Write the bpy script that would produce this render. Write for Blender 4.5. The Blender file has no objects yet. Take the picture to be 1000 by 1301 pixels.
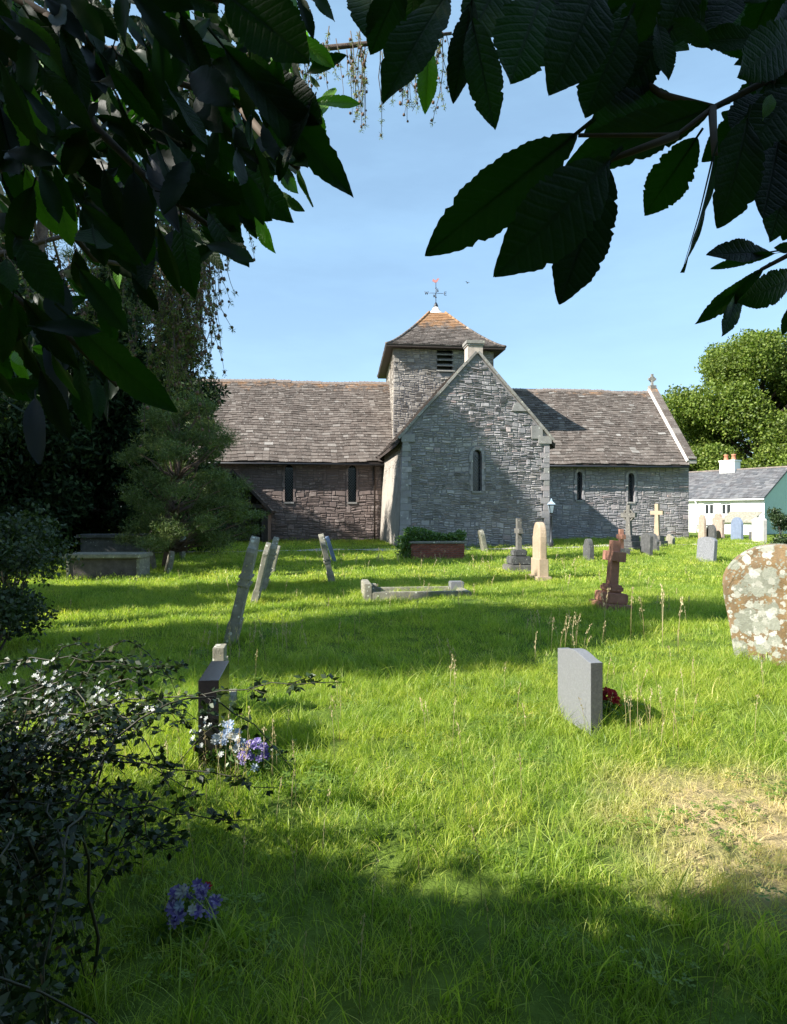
import bpy, bmesh, math, random
import numpy as np
from mathutils import Vector, Matrix, geometry
R = math.radians
random.seed(7); rng = np.random.RandomState(11)
scn = bpy.context.scene
COL = scn.collection

# ------------------------------------------------------------------ camera
EYE = 1.6; F = 867.0                      # focal length in photo pixels (24 mm on a 36 mm tall frame)
cam = bpy.data.cameras.new('camera'); camo = bpy.data.objects.new('camera', cam); COL.objects.link(camo)
camo.location = (0, 0, EYE); camo.rotation_euler = (R(90), 0, 0)
cam.sensor_fit = 'VERTICAL'; cam.sensor_height = 36; cam.sensor_width = 36*1000/1301; cam.lens = 24.0
cam.clip_start = 0.05; cam.clip_end = 3000
scn.camera = camo

# ------------------------------------------------------------------ sky, sun, exposure
TH = R(7.0)                               # the church (and its graves) stand turned by 7 degrees
E_ = Vector((math.cos(TH), math.sin(TH), 0)); N_ = Vector((-math.sin(TH), math.cos(TH), 0))
SUN = (E_*-2.1 + N_*-0.74 + Vector((0, 0, 1.65))).normalized()
w = bpy.data.worlds.new('World'); scn.world = w; w.use_nodes = True
wn = w.node_tree.nodes; wl = w.node_tree.links; wn.clear()
sky = wn.new('ShaderNodeTexSky'); sky.sky_type = 'NISHITA'; sky.sun_disc = False
sky.sun_elevation = math.asin(SUN.z); sky.sun_rotation = math.atan2(SUN.x, SUN.y) % (2*math.pi)
sky.altitude = 80; sky.air_density = 1.0; sky.dust_density = 0.5; sky.ozone_density = 2.2
tc = wn.new('ShaderNodeTexCoord'); mp = wn.new('ShaderNodeMapping'); mp.inputs['Scale'].default_value = (1.2, 1.2, 4.5); mp.inputs['Rotation'].default_value = (0.15, 0.45, 0.6)
cn = wn.new('ShaderNodeTexNoise'); cn.inputs['Scale'].default_value = 1.6; cn.inputs['Detail'].default_value = 7; cn.inputs['Roughness'].default_value = 0.6
cr = wn.new('ShaderNodeValToRGB'); cr.color_ramp.elements[0].position = 0.42; cr.color_ramp.elements[1].position = 0.85
cr.color_ramp.elements[0].color = (.17, .17, .17, 1); cr.color_ramp.elements[1].color = (.28, .28, .28, 1)
mx = wn.new('ShaderNodeMixRGB'); mx.inputs['Color2'].default_value = (7.6, 12.4, 16.4, 1)
bgn = wn.new('ShaderNodeBackground'); bgn.inputs['Strength'].default_value = 0.062
wo = wn.new('ShaderNodeOutputWorld')
wl.new(tc.outputs['Generated'], mp.inputs[0]); wl.new(mp.outputs[0], cn.inputs['Vector']); wl.new(cn.outputs['Fac'], cr.inputs[0])
wl.new(cr.outputs[0], mx.inputs['Fac']); wl.new(sky.outputs[0], mx.inputs['Color1']); wl.new(mx.outputs[0], bgn.inputs[0]); wl.new(bgn.outputs[0], wo.inputs[0])
sl = bpy.data.lights.new('sun', 'SUN'); sl.energy = 5.0; sl.angle = R(0.53); sl.color = (1, .955, .87)
so = bpy.data.objects.new('sun', sl); COL.objects.link(so); so.rotation_euler = SUN.to_track_quat('Z', 'Y').to_euler(); so.location = (-20, -8, 30)
scn.view_settings.view_transform = 'Standard'; scn.view_settings.look = 'None'
scn.view_settings.exposure = 1.38; scn.view_settings.gamma = 1.0; scn.view_settings.use_curve_mapping = False
scn.render.engine = 'CYCLES'

# ------------------------------------------------------------------ node helpers
def new_mat(name):
    m = bpy.data.materials.new(name); m.use_nodes = True; nt = m.node_tree; nt.nodes.clear()
    o = nt.nodes.new('ShaderNodeOutputMaterial'); b = nt.nodes.new('ShaderNodeBsdfPrincipled')
    nt.links.new(b.outputs[0], o.inputs[0]); return m, nt, b, o
def ramp(nt, stops, fac, interp='LINEAR'):
    r = nt.nodes.new('ShaderNodeValToRGB'); e = r.color_ramp.elements; r.color_ramp.interpolation = interp
    while len(e) < len(stops): e.new(0.5)
    for i, (p, c) in enumerate(stops):
        e[i].position = p; e[i].color = (c[0], c[1], c[2], 1) if hasattr(c, '__len__') else (c, c, c, 1)
    nt.links.new(fac, r.inputs[0]); return r.outputs[0]
def noise(nt, vec, scale, detail=4, rough=.6, dist=0):
    n = nt.nodes.new('ShaderNodeTexNoise'); n.inputs['Scale'].default_value = scale; n.inputs['Detail'].default_value = detail
    n.inputs['Roughness'].default_value = rough; n.inputs['Distortion'].default_value = dist
    if vec is not None: nt.links.new(vec, n.inputs['Vector'])
    return n.outputs['Fac']
def mix(nt, fac, a, b, mode='MIX'):
    m = nt.nodes.new('ShaderNodeMixRGB'); m.blend_type = mode
    for s, v in ((m.inputs[0], fac), (m.inputs[1], a), (m.inputs[2], b)):
        if isinstance(v, bpy.types.NodeSocket): nt.links.new(v, s)
        elif hasattr(v, '__len__'): s.default_value = (v[0], v[1], v[2], 1)
        else: s.default_value = v
    return m.outputs[0]
def bump(nt, b, h, strength=.4, dist=.02):
    n = nt.nodes.new('ShaderNodeBump'); n.inputs['Strength'].default_value = strength; n.inputs['Distance'].default_value = dist
    nt.links.new(h, n.inputs['Height']); nt.links.new(n.outputs[0], b.inputs['Normal'])
def coord(nt): return nt.nodes.new('ShaderNodeTexCoord').outputs['Object']
def attr(nt, name='rnd'):
    a = nt.nodes.new('ShaderNodeAttribute'); a.attribute_name = name; return a.outputs['Fac']
def spots(nt, vec, scale, thr, soft=.04, wob_=.25):
    v = nt.nodes.new('ShaderNodeTexVoronoi'); v.inputs['Scale'].default_value = scale
    d = nt.nodes.new('ShaderNodeVectorMath'); d.operation = 'ADD'
    n = nt.nodes.new('ShaderNodeTexNoise'); n.inputs['Scale'].default_value = scale*3; nt.links.new(vec, n.inputs['Vector'])
    s = nt.nodes.new('ShaderNodeVectorMath'); s.operation = 'SCALE'; s.inputs['Scale'].default_value = wob_/scale; n.inputs['Detail'].default_value = 5; n.inputs['Roughness'].default_value = .7
    nt.links.new(n.outputs['Color'], s.inputs[0]); nt.links.new(vec, d.inputs[0]); nt.links.new(s.outputs[0], d.inputs[1]); nt.links.new(d.outputs[0], v.inputs['Vector'])
    sep = nt.nodes.new('ShaderNodeSeparateColor'); nt.links.new(v.outputs['Color'], sep.inputs[0])
    m = nt.nodes.new('ShaderNodeMath'); m.operation = 'MULTIPLY'; nt.links.new(sep.outputs[0], m.inputs[0]); m.inputs[1].default_value = thr
    l = nt.nodes.new('ShaderNodeMath'); l.operation = 'SUBTRACT'; nt.links.new(m.outputs[0], l.inputs[0]); nt.links.new(v.outputs['Distance'], l.inputs[1])
    g = nt.nodes.new('ShaderNodeMath'); g.operation = 'DIVIDE'; g.use_clamp = True; nt.links.new(l.outputs[0], g.inputs[0]); g.inputs[1].default_value = soft
    return g.outputs[0]

def stone_mat(name, stops, scale=6, dark=.55, lichen=None, rough=.9, bmp=.5, bdist=.02, use_rnd=True):
    """stone: colour picked per piece (rnd) or by noise, mottled, with optional lichen list of (scale, threshold, colour)"""
    m, nt, b, o = new_mat(name); v = coord(nt)
    base = ramp(nt, stops, attr(nt) if use_rnd else noise(nt, v, scale*.5, 3))
    n2 = noise(nt, v, scale, 6, .65)
    c = mix(nt, ramp(nt, [(.35, 1), (.68, 0)], n2), base, tuple(x*dark for x in stops[len(stops)//2][1]))
    fine = noise(nt, v, scale*9, 5, .7)
    c = mix(nt, .35, c, ramp(nt, [(.3, .45), (.7, 1.0)], fine), 'MULTIPLY')
    if use_rnd: c = mix(nt, .8, c, ramp(nt, [(.3, (.62, .58, .56)), (.5, 1.0), (.72, (1.25, 1.2, 1.12))], noise(nt, v, .55, 5, .65)), 'MULTIPLY')
    for s in (lichen or []):
        c = mix(nt, spots(nt, v, s[0], s[1]), c, s[2])
    if isinstance(c, bpy.types.NodeSocket): nt.links.new(c, b.inputs['Base Color'])
    b.inputs['Roughness'].default_value = rough; b.inputs['Specular IOR Level'].default_value = .3
    bump(nt, b, mix(nt, .5, n2, fine), bmp, bdist)
    return m
def plain_mat(name, col, rough=.6, var=.25, scale=8, metal=0, bmp=.1, spec=.5):
    m, nt, b, o = new_mat(name); v = coord(nt); n = noise(nt, v, scale, 5)
    c = mix(nt, ramp(nt, [(.3, 0), (.7, 1)], n), tuple(x*(1-var) for x in col), tuple(min(1, x*(1+var)) for x in col))
    nt.links.new(c, b.inputs['Base Color']); b.inputs['Roughness'].default_value = rough; b.inputs['Metallic'].default_value = metal
    b.inputs['Specular IOR Level'].default_value = spec
    bump(nt, b, n, bmp, .01); return m
def leaf_mat(name, stops, trans=.35, rough=.5, spec=.4, tcol=None, nscale=None):
    m, nt, b, o = new_mat(name)
    c = ramp(nt, stops, attr(nt))
    if nscale: c = mix(nt, .55, c, ramp(nt, [(.3, .45), (.7, 1.25)], noise(nt, coord(nt), nscale, 3)), 'MULTIPLY')
    nt.links.new(c, b.inputs['Base Color']); b.inputs['Roughness'].default_value = rough; b.inputs['Specular IOR Level'].default_value = spec
    t = nt.nodes.new('ShaderNodeBsdfTranslucent')
    nt.links.new(mix(nt, 1, c, tcol or (1.5, 1.7, .6), 'MULTIPLY'), t.inputs[0])
    s = nt.nodes.new('ShaderNodeMixShader'); s.inputs[0].default_value = trans
    nt.links.new(b.outputs[0], s.inputs[1]); nt.links.new(t.outputs[0], s.inputs[2]); nt.links.new(s.outputs[0], o.inputs[0])
    return m

# ------------------------------------------------------------------ object helpers
def tag(o, label=None, cat=None, group=None, kind=None):
    if label: o['label'] = label
    if cat: o['category'] = cat
    if group: o['group'] = group
    if kind: o['kind'] = kind
    return o
def empty(name, loc=(0, 0, 0), rz=0, **k):
    o = bpy.data.objects.new(name, None); COL.objects.link(o); o.location = loc; o.rotation_euler = (0, 0, rz); o.empty_display_size = .2
    return tag(o, **k)
def link(name, me, mat=None, parent=None, **k):
    if mat is not None and not me.materials:
        for mm in (mat if isinstance(mat, (list, tuple)) else [mat]): me.materials.append(mm)
    o = bpy.data.objects.new(name, me); COL.objects.link(o)
    if parent is not None: o.parent = parent
    return tag(o, **k)
class MB:
    """collects faces; one rnd value per face"""
    def __init__(s): s.v = []; s.f = []; s.r = []; s.sm = []
    def quad(s, pts, r=None, sm=False):
        i = len(s.v); s.v += [tuple(p) for p in pts]; s.f.append(tuple(range(i, i+len(pts)))); s.r.append(random.random() if r is None else r); s.sm.append(sm)
    def mesh(s, vs, fs, r=None, sm=False):
        i = len(s.v); s.v += [tuple(p) for p in vs]; r = random.random() if r is None else r
        for f in fs: s.f.append(tuple(i+k for k in f)); s.r.append(r); s.sm.append(sm)
    def box(s, a, b, r=None):
        x0, y0, z0 = a; x1, y1, z1 = b
        s.mesh([(x0,y0,z0),(x1,y0,z0),(x1,y1,z0),(x0,y1,z0),(x0,y0,z1),(x1,y0,z1),(x1,y1,z1),(x0,y1,z1)],
               [(3,2,1,0),(4,5,6,7),(0,1,5,4),(1,2,6,5),(2,3,7,6),(3,0,4,7)], r)
    def tube(s, pts, rad, n=6, r=None, cap=True):
        pts = [Vector(p) for p in pts]; rad = rad if hasattr(rad, '__len__') else [rad]*len(pts)
        vs = []; fs = []; up = Vector((0.13, 0.27, 1)).normalized()
        for i, p in enumerate(pts):
            d = (pts[min(i+1, len(pts)-1)]-pts[max(i-1, 0)]).normalized()
            a = d.cross(up); a = a.normalized() if a.length > 1e-3 else Vector((1, 0, 0)); b = d.cross(a)
            for k in range(n):
                t = 2*math.pi*k/n; vs.append(p+(a*math.cos(t)+b*math.sin(t))*rad[i])
        for i in range(len(pts)-1):
            for k in range(n): fs.append((i*n+k, i*n+(k+1) % n, (i+1)*n+(k+1) % n, (i+1)*n+k))
        if cap: fs.append(tuple(range(n))[::-1]); fs.append(tuple((len(pts)-1)*n+k for k in range(n)))
        s.mesh(vs, fs, r, True)
    def lathe(s, prof, n=12, c=(0, 0, 0), r=None, sm=True):
        vs = []; fs = []
        for (rr, z) in prof:
            for k in range(n):
                t = 2*math.pi*(k+.5)/n; vs.append((c[0]+rr*math.cos(t), c[1]+rr*math.sin(t), c[2]+z))
        for i in range(len(prof)-1):
            for k in range(n): fs.append((i*n+k, i*n+(k+1) % n, (i+1)*n+(k+1) % n, (i+1)*n+k))
        fs.append(tuple(range(n))[::-1]); fs.append(tuple((len(prof)-1)*n+k for k in range(n)))
        s.mesh(vs, fs, r, sm)
    def data(s, name):
        me = bpy.data.meshes.new(name); me.from_pydata(s.v, [], s.f)
        a = me.attributes.new('rnd', 'FLOAT', 'FACE'); a.data.foreach_set('value', s.r)
        me.polygons.foreach_set('use_smooth', s.sm); me.update(); return me
    def build(s, name, mat, parent=None, **k): return link(name, s.data(name), mat, parent, **k)

def np_mesh(name, V, nper, rnd=None, smooth=False):
    """V: (n, nper, 3) separate faces"""
    n = V.shape[0]; me = bpy.data.meshes.new(name)
    me.vertices.add(n*nper); me.vertices.foreach_set('co', V.reshape(-1).astype(np.float32))
    me.loops.add(n*nper); me.loops.foreach_set('vertex_index', np.arange(n*nper, dtype=np.int32))
    me.polygons.add(n); me.polygons.foreach_set('loop_start', np.arange(n, dtype=np.int32)*nper)
    try: me.polygons.foreach_set('loop_total', np.full(n, nper, dtype=np.int32))
    except Exception: pass
    a = me.attributes.new('rnd', 'FLOAT', 'FACE'); a.data.foreach_set('value', (rnd if rnd is not None else rng.rand(n)).astype(np.float32))
    me.update(calc_edges=True); me.validate(); return me
def unit(a): return a/np.maximum(np.linalg.norm(a, axis=-1, keepdims=True), 1e-9)
def rdir(n): return unit(rng.normal(size=(n, 3)))
def leaves(C, L, Wd, D=None, up=.0, droop=0):
    """leaf rhombi at points C: length L, width Wd; D = preferred axis"""
    n = len(C); d = rdir(n)
    if D is not None: d = unit(d*.8+D)
    d[:, 2] -= droop; d = unit(d)
    nr = rdir(n); nr[:, 2] += up; s = unit(np.cross(d, nr)); nn = np.cross(s, d)
    L = np.broadcast_to(L, (n,))[:, None]*(.7+.6*rng.rand(n, 1)); Wd = np.broadcast_to(Wd, (n,))[:, None]*(.7+.6*rng.rand(n, 1))
    V = np.stack([C, C+d*L*.45+s*Wd*.5+nn*L*.06, C+d*L-nn*L*.08, C+d*L*.45-s*Wd*.5+nn*L*.06], 1)
    return V

def gh(x, y):
    """ground height"""
    x = np.asarray(x, float); y = np.asarray(y, float)
    h = .03*np.sin(.7*x+.3)*np.sin(.55*y+1)+.018*np.sin(1.9*x+2*y)+.012*np.sin(3.1*x-2.3*y+1)
    d = np.clip((x-14)/16, 0, 1)*np.clip((y-25)/20, 0, 1)
    return h-.35*d*d*(3-2*d)
def G(x, y): return float(gh(x, y))
def X(px, Y): return (px-500)/F*Y
def YB(py): return EYE*F/(py-650.5)       # distance of a ground point seen at photo row py

# ------------------------------------------------------------------ materials
M = {}
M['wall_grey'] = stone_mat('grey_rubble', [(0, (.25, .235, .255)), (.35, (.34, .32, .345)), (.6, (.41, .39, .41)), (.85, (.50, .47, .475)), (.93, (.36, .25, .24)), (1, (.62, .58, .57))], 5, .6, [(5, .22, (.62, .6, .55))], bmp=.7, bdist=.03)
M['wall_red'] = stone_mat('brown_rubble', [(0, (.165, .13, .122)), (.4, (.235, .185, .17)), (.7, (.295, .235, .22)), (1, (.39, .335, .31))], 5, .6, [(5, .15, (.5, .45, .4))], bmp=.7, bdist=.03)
M['wall_tower'] = stone_mat('tower_rubble', [(0, (.28, .255, .235)), (.5, (.38, .35, .32)), (.9, (.47, .43, .38)), (1, (.6, .54, .47))], 6, .65, bmp=.8, bdist=.03)
M['mortar'] = stone_mat('lime_mortar', [(0, (.22, .21, .215)), (.5, (.27, .255, .26)), (1, (.33, .31, .31))], 12, .75, use_rnd=False)
M['mortar_red'] = stone_mat('brown_mortar', [(0, (.14, .115, .11)), (.5, (.18, .15, .14)), (1, (.22, .19, .18))], 12, .75, use_rnd=False)
M['ashlar'] = stone_mat('dressed_stone', [(0, (.26, .25, .245)), (.5, (.32, .31, .30)), (1, (.40, .385, .37))], 5, .75, [(7, .25, (.62, .61, .56))])
M['ashlar_warm'] = stone_mat('dressed_warm_stone', [(0, (.44, .38, .32)), (.5, (.52, .45, .38)), (1, (.6, .52, .45))], 5, .75)
def tile_mat(name, zor=None):
    m, nt, b, o = new_mat(name); v = coord(nt)
    base = ramp(nt, [(0, (.06, .047, .04)), (.35, (.09, .072, .062)), (.7, (.12, .097, .084)), (.92, (.15, .126, .11)), (.98, (.20, .178, .16)), (1, (.29, .27, .25))], attr(nt))
    n = noise(nt, v, 3.2, 6, .7)
    c = mix(nt, ramp(nt, [(.4, 0), (.75, .55)], n), base, (.165, .148, .132))
    c = mix(nt, ramp(nt, [(.60, 0), (.66, .85)], noise(nt, v, 8, 4, .8)), c, (.40, .38, .35))
    if zor:
        sp = nt.nodes.new('ShaderNodeSeparateXYZ'); nt.links.new(v, sp.inputs[0])
        r = nt.nodes.new('ShaderNodeMapRange'); nt.links.new(sp.outputs[2], r.inputs[0]); r.inputs[1].default_value = zor[0]; r.inputs[2].default_value = zor[1]; r.inputs[3].default_value = -.28; r.inputs[4].default_value = .32
        a = nt.nodes.new('ShaderNodeMath'); a.operation = 'ADD'; nt.links.new(r.outputs[0], a.inputs[0]); nt.links.new(noise(nt, v, 2.2, 6, .7), a.inputs[1])
        c = mix(nt, ramp(nt, [(.52, 0), (.74, .75)], a.outputs[0]), c, (.36, .19, .085))
    nt.links.new(c, b.inputs['Base Color']); b.inputs['Roughness'].default_value = .9; b.inputs['Specular IOR Level'].default_value = .25
    bump(nt, b, noise(nt, v, 30, 5, .7), .5, .015); return m
M['tile'] = tile_mat('stone_roof_tile', (8.2, 10.3))
M['tile_tower'] = tile_mat('lichened_roof_tile', (11.6, 13.6))
M['ridge'] = plain_mat('ridge_tile_clay', (.19, .155, .135), .85, .35, 6, bmp=.5)
M['coping'] = stone_mat('coping_stone', [(0, (.25, .24, .22)), (.5, (.33, .315, .29)), (1, (.42, .40, .37))], 7, .65, [(9, .3, (.6, .57, .45))])
M['lead'] = plain_mat('pale_lead', (.62, .60, .58), .55, .15, 5)
M['glass'] = plain_mat('dark_leaded_glass', (.012, .014, .018), .16, .3, 20, spec=.8)
M['lattice'] = plain_mat('lead_came', (.13, .14, .15), .5, .2, 20)
M['timber'] = plain_mat('dark_timber', (.036, .025, .02), .8, .35, 14, bmp=.4)
M['iron'] = plain_mat('black_iron', (.02, .022, .028), .45, .2, 12)
M['vane_red'] = plain_mat('pinkish_vane_paint', (.62, .26, .24), .5, .15, 12)
M['whitewash'] = plain_mat('white_render', (.80, .79, .75), .8, .04, 3, bmp=.2)
M['green_shade_render'] = plain_mat('green_shaded_render', (.42, .56, .50), .85, .05, 3, bmp=.2)  # gable ends: greenish shade painted into the white render
M['white_paint'] = plain_mat('white_paint', (.80, .80, .79), .45, .03, 8)
M['terracotta'] = plain_mat('terracotta', (.50, .19, .11), .8, .2, 9)
def slate():
    m, nt, b, o = new_mat('grey_slate'); v = coord(nt)
    c = ramp(nt, [(0, (.075, .078, .085)), (.5, (.11, .112, .12)), (1, (.165, .165, .17))], attr(nt))
    c = mix(nt, ramp(nt, [(.45, 0), (.7, .6)], noise(nt, v, 1.2, 6, .7)), c, (.10, .085, .085))
    nt.links.new(c, b.inputs['Base Color']); b.inputs['Roughness'].default_value = .7; return m
M['slate'] = slate()
M['bark'] = stone_mat('bark', [(0, (.09, .065, .05)), (.5, (.14, .10, .08)), (1, (.19, .145, .115))], 9, .5, bmp=1, bdist=.04, use_rnd=False)
M['bark_pine'] = stone_mat('pine_bark', [(0, (.15, .10, .08)), (.5, (.22, .15, .12)), (1, (.30, .22, .18))], 7, .5, bmp=1, bdist=.04, use_rnd=False)
M['twig'] = plain_mat('twig_bark', (.07, .05, .035), .8, .3, 20)
M['cane'] = plain_mat('bramble_cane', (.03, .028, .014), .6, .3, 20)
M['red_sand'] = stone_mat('red_sandstone', [(0, (.30, .14, .095)), (.5, (.38, .185, .13)), (1, (.44, .23, .165))], 6, .72, [(16, .16, (.28, .22, .18))], use_rnd=False)
M['cream'] = stone_mat('cream_sandstone', [(0, (.36, .27, .185)), (.5, (.44, .335, .235)), (1, (.50, .40, .29))], 3.5, .8, [(14, .12, (.5, .48, .4))], use_rnd=False)
M['granite'] = stone_mat('pale_granite', [(0, (.17, .175, .185)), (.5, (.205, .21, .22)), (1, (.245, .25, .26))], 60, .8, rough=.5, bmp=.05, use_rnd=False)
M['granite_end_shade'] = stone_mat('shaded_polished_edge', [(0, (.07, .075, .08)), (.5, (.095, .10, .105)), (1, (.12, .125, .13))], 70, .7, rough=.25, bmp=.02, use_rnd=False)  # end faces: polish, plus painted darkening for facing away from the sun
M['speckle'] = stone_mat('speckled_granite', [(0, (.20, .205, .235)), (.5, (.27, .275, .30)), (1, (.38, .38, .41))], 28, .5, rough=.5, bmp=.1, use_rnd=False)
M['black'] = plain_mat('black_granite', (.014, .013, .015), .2, .2, 60, bmp=.02, spec=.6)
M['black_top'] = plain_mat('honed_dark_granite', (.14, .125, .13), .45, .15, 60, bmp=.05)
M['old_grey'] = stone_mat('weathered_grey_stone', [(0, (.22, .205, .16)), (.5, (.32, .30, .235)), (1, (.40, .375, .30))], 8, .6, [(13, .3, (.55, .55, .46)), (22, .22, (.42, .38, .16))], bmp=.8, use_rnd=False)
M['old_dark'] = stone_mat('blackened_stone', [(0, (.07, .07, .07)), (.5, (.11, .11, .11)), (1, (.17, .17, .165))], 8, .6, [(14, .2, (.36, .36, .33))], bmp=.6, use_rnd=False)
M['stone_blue'] = stone_mat('blue_grey_stone', [(0, (.15, .19, .27)), (.5, (.2, .25, .35)), (1, (.26, .31, .4))], 5, .8, use_rnd=False)
M['marble'] = stone_mat('white_marble', [(0, (.46, .42, .39)), (.5, (.54, .50, .47)), (1, (.6, .57, .54))], 5, .85, use_rnd=False)
M['pink_lichen'] = stone_mat('mottled_pink_stone', [(0, (.36, .25, .19)), (.5, (.44, .33, .26)), (1, (.50, .42, .34))], 9, .75, [(11, .45, (.5, .48, .42))], use_rnd=False)
M['brick'] = stone_mat('red_brick', [(0, (.22, .075, .055)), (.5, (.33, .11, .08)), (1, (.42, .17, .12))], 14, .6, [(18, .2, (.4, .36, .33))])
def lichen_slab():
    m, nt, b, o = new_mat('lichen_covered_stone'); v = coord(nt)
    n = noise(nt, v, 2.6, 6, .65, .6)
    c = ramp(nt, [(.25, (.09, .065, .035)), (.45, (.17, .11, .05)), (.62, (.24, .16, .085)), (.8, (.32, .23, .14))], n)
    mpn = nt.nodes.new('ShaderNodeMapping'); mpn.inputs['Scale'].default_value = (6, 9, 1.1); nt.links.new(v, mpn.inputs[0])
    c = mix(nt, ramp(nt, [(.45, 0), (.7, .75)], noise(nt, mpn.outputs[0], 1.0, 5, .6)), c, (.13, .10, .075))
    for sc, th, cc in ((3.6, .56, (.20, .205, .165)), (6.2, .55, (.26, .265, .22)), (9.5, .5, (.34, .335, .29)), (17, .46, (.40, .39, .35)), (33, .42, (.24, .25, .21)), (5.3, .30, (.46, .45, .42))):
        s = spots(nt, v, sc, th, .05, .75)
        edge = ramp(nt, [(.3, .82), (.7, 1.1)], noise(nt, v, sc*7, 4, .7))
        c = mix(nt, s, c, mix(nt, 1, cc, edge, 'MULTIPLY'))
    nt.links.new(c, b.inputs['Base Color']); b.inputs['Roughness'].default_value = .92
    bump(nt, b, mix(nt, .5, noise(nt, v, 9, 6, .7), noise(nt, v, 45, 5, .7)), .7, .02); return m
M['lichen'] = lichen_slab()

def dry_mask(nt):
    g = nt.nodes.new('ShaderNodeNewGeometry'); sp = nt.nodes.new('ShaderNodeSeparateXYZ'); nt.links.new(g.outputs['Position'], sp.inputs[0])
    def mth(op, a, b_, cl=False):
        n = nt.nodes.new('ShaderNodeMath'); n.operation = op; n.use_clamp = cl
        for i, q in enumerate((a, b_)):
            if isinstance(q, bpy.types.NodeSocket): nt.links.new(q, n.inputs[i])
            elif q is not None: n.inputs[i].default_value = q
        return n.outputs[0]
    ex = mth('MULTIPLY', mth('SUBTRACT', sp.outputs[0], 1.95), .95); ey = mth('MULTIPLY', mth('SUBTRACT', sp.outputs[1], 3.4), .92)
    d = mth('ADD', mth('MULTIPLY', ex, ex), mth('MULTIPLY', ey, ey))
    nz = noise(nt, g.outputs['Position'], 2.6, 5, .7)
    m = mth('ADD', mth('SUBTRACT', 1.0, d), mth('MULTIPLY', mth('SUBTRACT', nz, .5), 2.6))
    return mth('MULTIPLY', m, .95, True), g.outputs['Position'], sp
def grass_mat(name, stops, ground=False):
    m, nt, b, o = new_mat(name)
    dm, pos, sp = dry_mask(nt)
    oi = nt.nodes.new('ShaderNodeObjectInfo')
    if ground: c = ramp(nt, stops, noise(nt, pos, 5, 6, .7))
    else:
        a = nt.nodes.new('ShaderNodeMath'); a.operation = 'MULTIPLY_ADD'; nt.links.new(oi.outputs['Random'], a.inputs[0]); a.inputs[1].default_value = .35
        h = nt.nodes.new('ShaderNodeMath'); h.operation = 'MULTIPLY'; nt.links.new(attr(nt), h.inputs[0]); h.inputs[1].default_value = .65
        nt.links.new(h.outputs[0], a.inputs[2]); c = ramp(nt, stops, a.outputs[0])
    big = noise(nt, pos, .8, 4, .6)
    c = mix(nt, ramp(nt, [(.35, 0), (.7, .8)], big), c, mix(nt, 1, c, (1.6, 1.25, 1.05), 'MULTIPLY'))
    c = mix(nt, ramp(nt, [(.52, 0), (.66, .7)], noise(nt, pos, 2.3, 5, .7)), c, mix(nt, 1, c, (.62, .72, .8), 'MULTIPLY'))
    c = mix(nt, dm, c, (.66, .54, .31) if not ground else (.42, .32, .17))
    nt.links.new(c, b.inputs['Base Color']); b.inputs['Roughness'].default_value = .45 if not ground else .95; b.inputs['Specular IOR Level'].default_value = .4 if not ground else .1
    if not ground:
        t = nt.nodes.new('ShaderNodeBsdfTranslucent'); nt.links.new(mix(nt, 1, c, (1.35, 1.5, .55), 'MULTIPLY'), t.inputs[0])
        s = nt.nodes.new('ShaderNodeMixShader'); s.inputs[0].default_value = .5
        nt.links.new(b.outputs[0], s.inputs[1]); nt.links.new(t.outputs[0], s.inputs[2]); nt.links.new(s.outputs[0], o.inputs[0])
    else: bump(nt, b, noise(nt, pos, 22, 5, .7), .8, .05)
    return m
GST = [(0, (.08, .15, .018)), (.3, (.17, .27, .035)), (.62, (.29, .40, .065)), (.85, (.40, .47, .11)), (.93, (.50, .48, .19)), (1, (.62, .54, .31))]
M['grass'] = grass_mat('grass_blade', GST)
M['soil'] = grass_mat('grass_ground', [(.3, (.05, .085, .014)), (.5, (.085, .14, .022)), (.75, (.12, .19, .035))], True)
M['path'] = stone_mat('pale_gravel', [(0, (.40, .34, .30)), (.5, (.50, .44, .39)), (1, (.58, .52, .47))], 14, .8, use_rnd=False)
M['seed'] = leaf_mat('dry_seed_head', [(0, (.36, .26, .15)), (.5, (.46, .36, .22)), (1, (.52, .46, .28))], .2)
M['yew'] = leaf_mat('yew_foliage', [(0, (.012, .026, .010)), (.5, (.022, .044, .015)), (.85, (.035, .065, .02)), (1, (.06, .085, .025))], .12, .6, .2, nscale=.8)
M['pine'] = leaf_mat('pine_needles', [(0, (.045, .075, .02)), (.5, (.095, .14, .038)), (.9, (.16, .21, .06)), (1, (.2, .22, .09))], .15, .5, .3, nscale=1.3)
M['larch'] = leaf_mat('larch_needles', [(0, (.08, .12, .03)), (.6, (.15, .20, .05)), (1, (.22, .20, .08))], .25, .5, .3)
M['lime'] = leaf_mat('lime_leaves', [(0, (.065, .10, .017)), (.5, (.125, .18, .03)), (.85, (.19, .25, .045)), (1, (.26, .29, .07))], .3, .5, .3, nscale=.5)
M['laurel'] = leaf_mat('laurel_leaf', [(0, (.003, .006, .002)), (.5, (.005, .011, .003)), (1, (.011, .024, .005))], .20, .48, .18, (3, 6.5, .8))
M['laurel_bright'] = leaf_mat('sunlit_laurel_leaf', [(0, (.05, .12, .015)), (1, (.09, .19, .025))], .45, .35, .5, (1.6, 2.2, .5))  # lit copy of the laurel leaf: sun shining through is put into its green
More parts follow.
